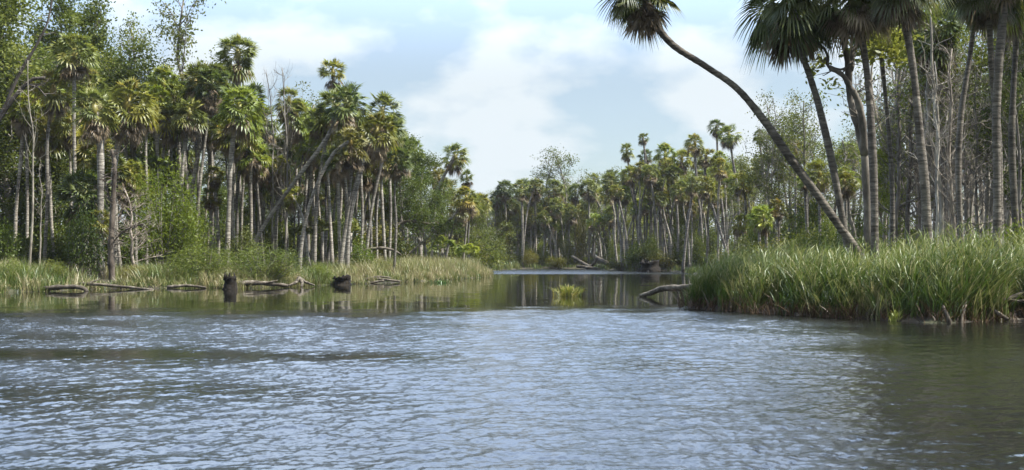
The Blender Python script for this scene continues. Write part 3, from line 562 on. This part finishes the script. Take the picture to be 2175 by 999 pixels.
for k, (px, ty, Y) in enumerate(((90, 60, 90), (240, 160, 92), (340, 190, 94), (430, 250, 105), (500, 270, 106), (560, 290, 107), (620, 290, 108), (690, 290, 108), (750, 280, 108), (810, 300, 106), (-60, 0, 72), (-140, -20, 77), (370, 330, 94), (660, 360, 102), (730, 370, 104), (800, 380, 102), (470, 400, 100), (590, 380, 106))):
    tree('full' if k % 3 else 'leafy', 'green woodland tree filling in behind the left bank palms', Y, px, ty, group='woodland trees behind the left palms', wid=1.3, color=rp.choice([(1, 1, 3), (.8, .95, .8), (1.15, 1.2, .9)]))
# centre
tree('sparse', 'hazy tall tree with open grey crown over the far bend', 152, 1205, 312, wid=1.2, color=(.8, .85, .8), variant=0, tcol=(.9, .9, .9))
tree('sparse', 'lower left half of the pair of hazy far trees', 154, 1170, 330, wid=1.0, color=(.75, .8, .75), variant=2)
for k in range(16):
    px = 1010 + k * 18 + rp.uniform(-6, 6)
    tree(rp.choice(['sparse', 'leafy', 'bare', 'full']), 'greyish green tree in the far woods across the bend', rp.uniform(150, 172), px, rp.uniform(385, 425), group='far woodland trees across the bend', wid=1.3, color=(1, 1.05, .95))
for k in range(12):
    px = 1300 + k * 25 + rp.uniform(-8, 8)
    tree(rp.choice(['sparse', 'leafy', 'full']), 'olive tree behind the right centre palm stand', rp.uniform(130, 150), px, rp.uniform(345, 380) - max(0, px - 1480) * .25, group='trees behind the right centre palms', wid=1.2, color=(1.1, 1.1, .9))
# right
for k in range(18):
    px = 1590 + k * 34 + rp.uniform(-10, 10); sp = rp.random()
    tree('sparse' if sp < .9 or px > 1850 else 'leafy', 'thinly leaved grey green tree in the woods behind the right reeds', rp.uniform(66, 105), px, np.interp(px, [1590, 1700, 1850, 2000, 2200], [310, 245, 225, 150, 120]) + rp.uniform(-15, 80), group='open woods behind the right reeds', wid=1.1, color=rp.choice([(1, 1, 1), (1.3, 1.3, 1.05), (.85, .9, .85)]))
for k in range(30):
    px = 1885 + k * 10.5 + rp.uniform(-8, 8)
    tree('twiggy' if k % 4 else 'bare', 'grey leafless tree in the twiggy tangle at the right', rp.uniform(41, 66), px, rp.uniform(-60, 180), group='grey leafless trees at the right', wid=rp.uniform(.7, 1.0), tcol=rp.choice([(1.2, 1.15, 1.1), (1.5, 1.45, 1.35), (.8, .8, .8)]))
for k in range(9): tree('pale_bare', 'tall pale grey bare trunk among the leafless trees at the right', rp.uniform(40, 60), 1895 + k * 32 + rp.uniform(-10, 10), rp.uniform(-120, 60), group='pale bare trunks at the right', wid=.9, tcol=(.75, .74, .72))
for k in range(9): tree('sparse', 'thin tree with scattered green leaves among the leafless trees at the right', rp.uniform(44, 62), 1900 + k * 33 + rp.uniform(-10, 10), rp.uniform(-60, 150), group='thin leafy trees at the right', wid=.85, color=(1.2, 1.25, .85))
tree('pale_bare', 'whitish forked bare tree in front of the grey twiggy tangle', 42, 1990, 90, wid=.8, variant=2)
tree('sparse', 'small tree with tuft of leaves left of the long leaning trunk', 86, 1648, 195, wid=.8, color=(1.1, 1.1, .9), variant=1)
tree('bare', 'thin bare twig tree against the sky beside the long leaning trunk', 84, 1636, 178, wid=.45, variant=3)
tree('sparse', 'slim scrubby tree with clear sky around its top right of the leaning trunk', 76, 1712, 190, wid=.8, color=(1.1, 1.1, .9), variant=3)
tree('full', 'bright green leafy tree between the two straight right trunks', 52, 1893, 262, wid=.62, color=(1.5, 1.6, .9), variant=1)
tree('full', 'leafy dark tree hanging over the extreme right edge', 44, 2185, 30, wid=.7, color=(.9, 1.1, .8), variant=2)
tree('leafy', 'tree with bright leaves beside the vine wrapped right trunk', 50, 2150, 60, wid=.8, color=(1.2, 1.4, .8), variant=2)
# ================================================================== UNDERGROWTH
bush('bright yellow green wax myrtle bush at the left water bank', 63, 348, 350, 135, color=(1.1, 1.3, .55), fine=True)
bush('second lower mound of bright green bush right of the first', 64, 388, 430, 110, color=(1.05, 1.25, .55), fine=True)
bush('grey green marsh shrub on the left bank beside the dark stump', 57, 430, 522, 150, color=(1.2, 1.35, 1.1), fine=True)
bush('rounded silvery shrub on the left bank right of the dark stump', 56.5, 558, 522, 150, color=(1.1, 1.25, 1.2), fine=True)
for px_, ty_, Yb_, w_, c_, lab_ in ((30, 545, 51, 46, (1.0, 1.1, .8), 'low green clump on the marsh edge at the extreme left'), (110, 548, 54, 50, (1.05, 1.1, .75), 'low round clump in the marsh behind the long dark log'), (290, 560, 57, 44, (1.15, .95, .8), 'tawny clump just right of the dead snag base'), (375, 560, 57, 50, (.8, .95, .8), 'dark green clump between the dead snag and the grey green shrub'),
                                (590, 556, 59, 40, (1.2, 1.1, .8), 'pale yellowish clump left of the slender waterside palm'), (680, 560, 62, 46, (1.0, 1.15, .7), 'green clump between the slender waterside palm and the black root mass'), (800, 552, 72, 60, (1.1, 1.05, .7), 'olive clump in the grass of the left point'), (960, 556, 88, 60, (1.15, 1.1, .7), 'olive mound of growth near the end of the left point')):
    bush(lab_, Yb_, px_, ty_, w_ * 1.3, color=c_, fine=True, name='marsh_shrub')
bush('low leafy shrub at the foot of the packed trunks', 66, 515, 480, 60)
bush('dark low shrub at the extreme left bank', 60, 8, 470, 80, color=(.7, .85, .6))
bush('small green bush near the river end of the left woods', 70, 770, 505, 50, color=(1, 1.2, .7))
bush('bright mound of bush at the far waterline right of the bend', 118, 1352, 520, 55, color=(1.4, 1.6, .7))
bush('yellow green bush at the far waterline below the hazy tree', 140, 1185, 540, 40, color=(1.5, 1.3, .7))
bush('tawny bush at the far waterline near the bend', 139, 1125, 530, 32, color=(1.5, 1.2, .8))
bush('bright bush on the knoll at the extreme right', 38, 2110, 455, 70, color=(1.3, 1.5, .7))
bush('sunlit bush right of the knoll bush at the right edge', 37, 2178, 445, 80, color=(1.3, 1.4, .7))
bush('low bush at the foot of the straight dark palm trunk', 34.5, 1890, 505, 60, color=(1.1, 1.3, .7))
def bushrow(n, a, b, Y0, Y1, t0, t1, wpx, label, group, cols, seed):
    r_ = random.Random(seed)
    for k in range(n): bush(label, r_.uniform(Y0, Y1), a + (b - a) * (k + r_.random()) / n, r_.uniform(t0, t1), r_.uniform(*wpx), group, r_.choice(cols))
GC = [(.85, .85, .8), (.65, .75, .55), (1.1, 1.15, .7), (1.0, .85, .75)]
bushrow(26, 300, 830, 84, 104, 465, 525, (70, 120), 'undergrowth shrub between the left bank trunks', 'undergrowth between the left trunks', GC, 1)
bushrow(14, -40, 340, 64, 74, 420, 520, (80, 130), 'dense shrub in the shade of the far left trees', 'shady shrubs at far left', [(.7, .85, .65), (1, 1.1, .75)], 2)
bushrow(12, 830, 1040, 96, 130, 480, 530, (50, 90), 'shrub behind the marsh point', 'shrubs behind the marsh point', GC, 3)
bushrow(9, 1020, 1300, 142, 152, 530, 560, (40, 70), 'shrub lining the far shore', 'shrubs lining the far shore', GC + [(1.1, .95, .9)], 4)
bushrow(10, 1300, 1600, 116, 128, 525, 560, (40, 80), 'shrub at the foot of the right centre palms', 'shrubs under the right centre palms', GC, 5)
bushrow(18, 1560, 2200, 42, 70, 478, 520, (60, 110), 'understory shrub behind the right reeds', 'understory behind the right reeds', GC, 6)
for px, ty, Y, s, lab in ((940, 495, 93, 1.0, 'bright fan palmetto above the marsh grass on the left point'), (995, 512, 95, .9, 'low yellow tipped palmetto at the tip of the left woods'), (685, 455, 76, .9, 'palmetto fans among the slanting left trunks'),
                          (640, 470, 78, .8, 'palmetto behind the slender waterside palm'), (560, 400, 82, .7, 'palmetto crown half way up between the packed trunks'), (1180, 470, 146, 1.0, 'palmetto half way up the far bend woods'), (50, 500, 66, .9, 'palmetto in shade near the pale slender trunk'), (745, 460, 80, .9, 'palmetto right of the leaning pair of trunks')):
    palmetto(lab, Y, px, ty, s, BRT if px > 900 else GREEN)
tree('twiggy', 'twiggy dead grey bush left of the bright wax myrtle', 60, 288, 385, wid=1.7, variant=1, name='dead_bush', tcol=(1.5, 1.4, 1.35), cat='bush')
bushrow(7, 1020, 1300, 140.5, 150, 430, 530, (24, 44), 'tall leafy sapling between the far trunks across the bend', 'saplings across the bend', GC + [(1.2, 1.3, .8)], 14)
bushrow(8, 1300, 1600, 114, 128, 430, 530, (28, 50), 'leafy sapling between the right centre palm trunks', 'saplings under the right centre palms', [(1.2, 1.3, .8), (.9, 1, .7)], 15)
bushrow(7, 1590, 1960, 70, 95, 400, 480, (45, 80), 'leafy sapling between the slim trunks behind the right reeds', 'saplings behind the right reeds', [(1.2, 1.3, .8), (.9, 1, .7)], 16)
bushrow(10, 350, 840, 80, 96, 390, 490, (40, 70), 'leafy sapling between the packed left bank trunks', 'saplings between the left trunks', [(1.2, 1.3, .8), (.9, 1, .7)], 17)
# ================================================================== FAR WOODS (one mass) 
rng = np.random.default_rng(77); g = G(); gt = G()
def woods(ax, ay, bx, by, depth, h0, n_cl, n_tr):
    t = rng.random(n_cl); a = rng.random(n_cl) * depth; dx, dy = bx - ax, by - ay; ll = math.hypot(dx, dy); nx_, ny_ = -dy / ll, dx / ll
    X = ax + dx * t + nx_ * a; Y = ay + dy * t + ny_ * a
    hh = h0 * (.8 + .2 * np.sin(t * ll * .25) + .12 * np.sin(t * ll * .71 + 1)) * rng.uniform(.02, 1, n_cl) ** .8
    for k in range(n_cl):
        m = 26; C = np.array([X[k], Y[k], hh[k]]) + rng.normal(0, .75, (m, 3)) * [1.2, 1.2, .8]; C[:, 2] = np.maximum(C[:, 2], .2)
        leaves(g, C, rng.uniform(.3, .6, m), rng, np.clip(rng.normal(.45, .15) + rng.normal(0, .08, m), 0, 1))
    for k in range(n_tr):
        u, v = rng.random() ** 1, rng.random() * depth * .6; x, y = ax + dx * u + nx_ * v, ay + dy * u + ny_ * v; h = h0 * rng.uniform(.5, .95)
        tube(g2, [(x, y, .2), (x + rng.normal() * .3, y, h * .5), (x + rng.normal() * .6, y, h)], [.14, .11, .06], 4, cap=False)
g2 = G()
woods(-75, 100, -20, 140, 16, 8.5, 900, 160); woods(-22, 168, 34, 172, 16, 9.5, 1500, 240); woods(30, 150, 75, 128, 16, 9.5, 800, 170); woods(75, 128, 95, 60, 16, 9, 700, 80)
woods(-66, 20, -75, 100, 14, 9, 500, 60)
fw = tag(link('far_woods', g.mesh('far_woods', M_leaf), color=(1, 1, .95)), kind='stuff', label='mass of distant green woodland behind the separate trees', cat='woods')
link('trunks', g2.mesh('far_trunks', M_bark), fw)['kind'] = 'stuff'
# ================================================================== GRASSES AND REEDS
def band(poly, n, d0, d1, rng, jitter=0):
    poly = np.array(poly); seg = np.linalg.norm(np.diff(poly, axis=0), axis=1); c = np.concatenate([[0], np.cumsum(seg)]); s = rng.random(n) * c[-1]
    i = np.clip(np.searchsorted(c, s) - 1, 0, len(seg) - 1); t = (s - c[i]) / seg[i]; p = poly[i] + (poly[i + 1] - poly[i]) * t[:, None]
    e = (poly[i + 1] - poly[i]) / seg[i][:, None]; nn_ = np.stack([-e[:, 1], e[:, 0]], 1); d = d0 + (d1 - d0) * rng.random(n) ** 1.3
    q = p + nn_ * d[:, None]; return q[:, 0], q[:, 1], s, d
def plants(g, X, Y, h, rng, per, spread, width, bend, tint, wind=(0, 0), splay=.15):
    n = len(X); Xb = np.repeat(X, per) + rng.normal(0, spread, n * per); Yb = np.repeat(Y, per) + rng.normal(0, spread, n * per); sd = sdist(Xb, Yb)
    hb = np.repeat(h, per) * rng.uniform(.55, 1.08, n * per); tb = np.clip(np.repeat(tint, per) + rng.normal(0, .1, n * per), 0, 1)
    keep = sd > -.25; Z = np.maximum(gz(Xb, Yb), -.05) - .03
    blades(g, np.stack([Xb, Yb, Z], 1)[keep], hb[keep], rng, width, bend, wind, tb[keep], splay=splay)
rng = np.random.default_rng(21)
g = G(); lpoly = [(-34, 36), (-29, 43)] + LS + [(-2.2, 93)]
X, Y, s, d = band(lpoly, 1500, -.1, 8, rng); px = X / Y * F + IW / 2
h = np.interp(px, [-200, 60, 330, 420, 600, 700, 760, 900, 1045], [1.35, 1.3, 1.0, .9, .95, 1.0, 1.35, 1.5, 1.45]) * rng.uniform(.7, 1.1, len(X)) * (.55 + .45 * np.clip(d / 1.2, 0, 1))
pn = .5 + .5 * np.sin(X * .7 + 2 * np.sin(Y * .4)); tn = np.where(px > 740, .6 + .12 * pn, .38 + .38 * pn) + .12 * rng.normal(size=len(X)); tn = np.where(rng.random(len(X)) < .2 + .25 * (d < .8), .9, tn + .06)
plants(g, X, Y, h, rng, 34, .17, .024, .5, tn, splay=.25)
X2, Y2, s2, d2 = band(lpoly, 1500, -.05, 1.2, rng); plants(g, X2, Y2, rng.uniform(.15, .6, len(X2)), rng, 7, .14, .03, 1.0, rng.uniform(0, 1, len(X2)), splay=.8)
tag(link('marsh_grass', g.mesh('marsh_grass', M_grass)), 'band of yellow green marsh grass along the left bank', 'grass', kind='stuff')
g = G(); X, Y, s, d = band([(-3, 93), (-3.5, 110), (-1, 128), (1.5, 139), (9, 139.5), (11.5, 126), (12.6, 119), (16.5, 115), (17.2, 108), (14.6, 80)], 380, 0, 4, rng)
plants(g, X, Y, rng.uniform(.5, 1.1, len(X)) * np.where(X < 3, 1.3, .7), rng, 16, .3, .06, .4, rng.normal(.55, .15, len(X)))
tag(link('far_marsh_grass', g.mesh('far_marsh_grass', M_grass)), 'thin strip of marsh grass along the far shore', 'grass', kind='stuff')
# right reeds
g = G(); rpoly = [(7.5, 42), (6.0, 37.5)] + RS + [(15.5, 26.5), (18, 26), (24, 17)]
def rh(px): return np.interp(px, [1440, 1480, 1520, 1600, 1750, 1860, 1960, 2060, 2175], [.9, 1.2, 1.65, 1.45, 1.6, 1.45, 1.7, 2.15, 2.0])
X, Y, s, d = band(rpoly, 2300, .25, 6.5, rng); px = X / Y * F + IW / 2
h = rh(px) * rng.uniform(.7, 1.08, len(X)) * (.6 + .4 * np.clip((d - .2) / .7, 0, 1)); pt = .5 + .5 * np.sin(X * 1.9 + 2 * np.sin(Y * .8)) * np.sin(Y * 1.1 + X * .6); h = h * (.82 + .3 * pt); t_ = .26 * pt - .06 + np.where(rng.random(len(X)) < .3 + .3 * (px < 1530) + .25 * (px > 2080), .75, .27) + .13 * rng.normal(size=len(X))
gap = (np.sin(X * 2.7 + 1.5 * np.sin(Y * 1.3)) > .45) & (d < .9); X, Y, h, t_ = X[~gap], Y[~gap], h[~gap], t_[~gap]
plants(g, X, Y, h, rng, 27, .11, .025, .6, t_, wind=(.10, 0), splay=.27)
# drooping pale tops
k = rng.random(len(X)) < .75; Xp = np.repeat(X[k], 7) + rng.normal(0, .25, k.sum() * 7); Yp = np.repeat(Y[k], 7) + rng.normal(0, .25, k.sum() * 7); hp = np.repeat(h[k], 7)
kk = sdist(Xp, Yp) > .1; Xp, Yp, hp = Xp[kk], Yp[kk], hp[kk]
Bp = np.stack([Xp, Yp, gz(Xp, Yp) + hp * rng.uniform(.62, .98, len(Xp))], 1)
blades(g, Bp, rng.uniform(.25, .55, len(Xp)), rng, .024, .9, (.55, -.1), np.clip(rng.normal(.7, .13, len(Xp)), 0, 1), splay=.6)
k = rng.random(len(X)) < .3; plants(g, X[k], Y[k], h[k] * rng.uniform(1.05, 1.3, k.sum()), rng, 4, .15, .02, .55, rng.normal(.6, .12, k.sum()), wind=(.28, 0), splay=.3)
tag(link('reeds', g.mesh('reeds', M_grass), color=(.84, .94, .74)), 'tall dense green reeds with pale arching tops on the right bank', 'reeds', kind='stuff')
# dry brown trailing roots and stems at the foot of the reeds
g = G(); X, Y, s, d = band(rpoly, 700, 0, .6, rng); plants(g, X, Y, rng.uniform(.2, .75, len(X)), rng, 6, .1, .02, 1.0, rng.uniform(0, .9, len(X)), splay=.8)
X, Y, s, d = band(rpoly, 260, -.22, .1, rng); sh = rng.random(len(X)) < .7
blades(g, np.stack([X, Y, np.full(len(X), -.1)], 1)[sh], rng.uniform(.25, .8, sh.sum()), rng, .03, .6, (0, 0), rng.uniform(0, .6, sh.sum()), splay=.8)
tag(link('dry_stems', g.mesh('dry_stems', M_dead), color=(.5, .42, .38)), 'tangle of dry brown stems at the foot of the reeds', 'dry stems', kind='stuff')
# ================================================================== AIR
g = G(); g.add([(x, y, z) for z in (-4, 45) for y in (-120, 320) for x in (-200, 200)], np.array([[0, 2, 3, 1], [4, 5, 7, 6], [0, 1, 5, 4], [2, 6, 7, 3], [0, 4, 6, 2], [1, 3, 7, 5]]))
M_haze, N, L = newmat('haze'); pv = N.new('ShaderNodeVolumePrincipled'); pv.inputs['Color'].default_value = (.9, .94, 1, 1); pv.inputs['Density'].default_value = .00013; pv.inputs['Anisotropy'].default_value = .3
o = N.new('ShaderNodeOutputMaterial'); L.new(pv.outputs[0], o.inputs['Volume']); tag(link('haze', g.mesh('haze', M_haze)), kind='stuff')
# ================================================================== LOGS, STUMPS, FALLEN LIMBS
def log(name, label, cat, paths, mat, Y0=None, rough=.12, sides=8, seed=1):
    """paths: list of ([(px,py,Y)...], r0, r1)"""
    W0 = P(*paths[0][0][0]); root = W0.copy(); g = G(); rng = np.random.default_rng(seed)
    for pts, r0, r1 in paths:
        p = smooth_path([P(*q) - root for q in pts], max(8, 4 * len(pts))); n = len(p); tube(g, p, np.linspace(r0, r1, n) * (1 + .1 * np.sin(np.arange(n) * 2.1 + seed)), sides, rough=rough, rng=rng)
    o = link(name, g.mesh(name, mat, True), loc=root); return tag(o, label, cat)
log('log', 'long dark log lying at the left water edge with its end bent down', 'log', [([(-40, 620, 50.5), (60, 616, 50.5), (130, 610, 50.5), (172, 611, 50.5), (186, 620, 50.5)], .13, .09)], M_log, seed=2)
log('log', 'thin pale log floating in front of the waterside snag', 'log', [([(105, 605, 53.5), (180, 603, 53.5), (260, 609, 53.5), (325, 616, 53)], .09, .05), ([(185, 603, 53.5), (205, 596, 53.6), (212, 592, 53.7)], .05, .02)], M_log, seed=3)
log('log', 'short log lying low left of the dark stump', 'log', [([(355, 610, 55), (400, 607, 55), (438, 611, 55)], .08, .05)], M_log, seed=4)
log('log', 'pale topped log between the dark stump and the slender palm base', 'log', [([(506, 603, 55.5), (550, 601, 55.8), (612, 607, 56.2)], .16, .08), ([(560, 602, 55.7), (590, 596, 56)], .05, .03)], M_log, seed=5)
log('driftwood', 'pale tangle of driftwood at the marsh edge right of the black root mass', 'driftwood', [([(745, 600, 66), (790, 592, 66), (850, 598, 66.5)], .1, .06), ([(765, 596, 65.5), (800, 588, 65.8), (830, 590, 66)], .07, .04), ([(780, 602, 65), (815, 596, 65.3)], .08, .05), ([(752, 592, 66), (775, 585, 66.4)], .05, .03)], M_log, seed=6)
log('fallen_branch', 'arched fallen branch lying on the marsh grass of the left point', 'branch', [([(742, 546, 75), (775, 532, 75), (812, 527, 75), (838, 533, 75), (852, 542, 75)], .12, .07)], M_log, seed=7)
log('fallen_tree', 'forked fallen tree propped up on the left point', 'fallen tree', [([(800, 514, 86), (815, 494, 86), (845, 478, 86), (868, 470, 86), (915, 476, 86)], .2, .08), ([(832, 488, 86), (850, 505, 86), (866, 532, 86)], .1, .06), ([(868, 470, 86), (890, 466, 86), (908, 458, 86)], .07, .03), ([(812, 497, 86), (804, 512, 86), (806, 532, 86)], .15, .13)], M_log, seed=8)
log('log', 'grey log sticking out of the left end of the right reeds into the water', 'log', [([(1360, 628, 43.5), (1378, 624, 43.2), (1410, 613, 42.3), (1452, 612, 41.5), (1475, 610, 41)], .07, .16)], M_log, seed=9)
log('fallen_tree', 'dark fallen tree with pale broken end at the far shore', 'fallen tree', [([(1215, 545, 137), (1240, 560, 135), (1262, 571, 133)], .18, .2), ([(1268, 548, 133), (1290, 560, 131), (1318, 577, 129)], .25, .3), ([(1268, 548, 133), (1262, 560, 133), (1245, 572, 133)], .22, .2), ([(1225, 566, 134), (1245, 568, 133), (1275, 573, 132)], .18, .2)], M_log, seed=10)
log('log', 'pale log leaning on the right bank by the right edge', 'log', [([(2085, 655, 27.6), (2108, 660, 27.3), (2140, 678, 27.0)], .06, .05)], M_log, seed=11)
log('log', 'sunlit driftwood limb at the extreme right bank', 'log', [([(2130, 640, 27.8), (2160, 628, 27.8), (2200, 615, 28)], .05, .07), ([(2140, 637, 27.8), (2165, 640, 27.6), (2195, 634, 27.6)], .04, .03)], M_log, seed=12)
log('broken_stem', 'short pale broken stem standing in the water under the reeds', 'stem', [([(2018, 692, 26.3), (2014, 675, 26.3), (2003, 650, 26.5)], .06, .03)], M_log, seed=13)
log('broken_stem', 'second shorter broken stem right of the pale one under the reeds', 'stem', [([(2042, 690, 26.4), (2044, 672, 26.5), (2052, 648, 26.7)], .045, .025)], M_log, seed=14)
log('bank_roots', 'low brown roots along the water edge under the reeds', 'roots', [([(1690, 672, 29.6), (1740, 668, 29.6), (1800, 674, 29.2), (1880, 678, 28.7)], .1, .1), ([(1820, 682, 28.2), (1900, 680, 28.4)], .05, .06), ([(1900, 672, 28.6), (1990, 678, 28.2), (2085, 682, 27.6), (2180, 682, 27.3)], .07, .06)], M_log, rough=.3, seed=15)
def stump(label, px, py, Y, wpx, hpx, seed, mat=M_dark):
    base = P(px, py, Y); base[2] = -.25; g = G(); rng = np.random.default_rng(seed); w_ = wpx / F * Y / 2; h = (hpx / F) * Y + .25; n = 9; t = np.linspace(0, 1, n)
    p = np.stack([.1 * w_ * np.sin(t * 3), 0 * t, h * t], 1); tube(g, p, w_ * (1.12 - .2 * t + .08 * np.sin(t * 7)), 14, rough=.14, rng=rng)
    for k in range(9):
        a = rng.uniform(0, 6.28); tube(g, [(math.cos(a) * w_ * .8, math.sin(a) * w_ * .8, h * .8), (math.cos(a) * w_ * .75, math.sin(a) * w_ * .75, h * rng.uniform(1.0, 1.3))], [w_ * .3, w_ * .06], 5)
        tube(g, [(math.cos(a) * w_ * .8, math.sin(a) * w_ * .8, h * .35), (math.cos(a) * w_ * 1.25, math.sin(a) * w_ * 1.25, .12), (math.cos(a) * w_ * 1.6, math.sin(a) * w_ * 1.6, -.05)], [w_ * .2, w_ * .16, w_ * .06], 5)
    return tag(link('stump', g.mesh('stump', mat, True), loc=base), label, 'stump')
stump('black cut stump standing in the water at the left bank', 488, 617, 53.4, 27, 27, 1)
stump('wide black root mass at the water edge right of the slender palm', 726, 606, 62, 38, 17, 2)
stump('low black stump at the far waterline left of the right reeds', 1380, 578, 112, 42, 22, 3)
log('tree_roots', 'pale spreading roots at the foot of the slender waterside palm', 'roots', [([(636, 592, 58.5), (628, 600, 58), (612, 607, 57.5)], .13, .05), ([(636, 592, 58.5), (642, 602, 58), (640, 610, 57.5)], .13, .05), ([(636, 592, 58.5), (650, 600, 58.2), (668, 606, 58)], .11, .04)], M_log, rough=.2, seed=21)
# floating tuft
base = P(1207, 628, 44.5); base[2] = 0; g = G(); rng = np.random.default_rng(4)
X = rng.normal(0, .19, 420); Y = rng.normal(0, .25, 420)
blades(g, np.stack([X, Y, np.full(420, -.05)], 1), rng.uniform(.25, .62, 420) * np.exp(-(X ** 2)), rng, .028, .8, (.1, 0), np.clip(rng.normal(.62, .18, 420), 0, 1), splay=.8)
tag(link('water_plant', g.mesh('water_plant', M_grass), loc=base, color=(1.25, 1.15, .6)), 'small yellow green plant tuft growing alone in mid river', 'water plant')
base = P(936, 603, 66); base[2] = 0; g = G(); blades(g, np.stack([rng.normal(0, .3, 90), rng.normal(0, .15, 90), np.zeros(90)], 1), rng.uniform(.08, .25, 90), rng, .04, .8, (0, 0), .3, splay=.9)
tag(link('water_plant', g.mesh('small_water_plant', M_grass), loc=base, color=(.6, .8, .5)), 'tiny dark green tuft in the calm water off the left point', 'water plant')
base = P(1901, 690, 27.2); base[2] = 0; g = G(); blades(g, np.stack([rng.normal(0, .06, 60), rng.normal(0, .06, 60), np.zeros(60) - .03], 1), rng.uniform(.15, .38, 60), rng, .02, .7, (0, 0), .7, splay=.5)
tag(link('water_plant', g.mesh('edge_water_plant', M_grass), loc=base, color=(1.1, 1.2, .6)), 'small bright sprig standing in water before the right reeds', 'water plant')
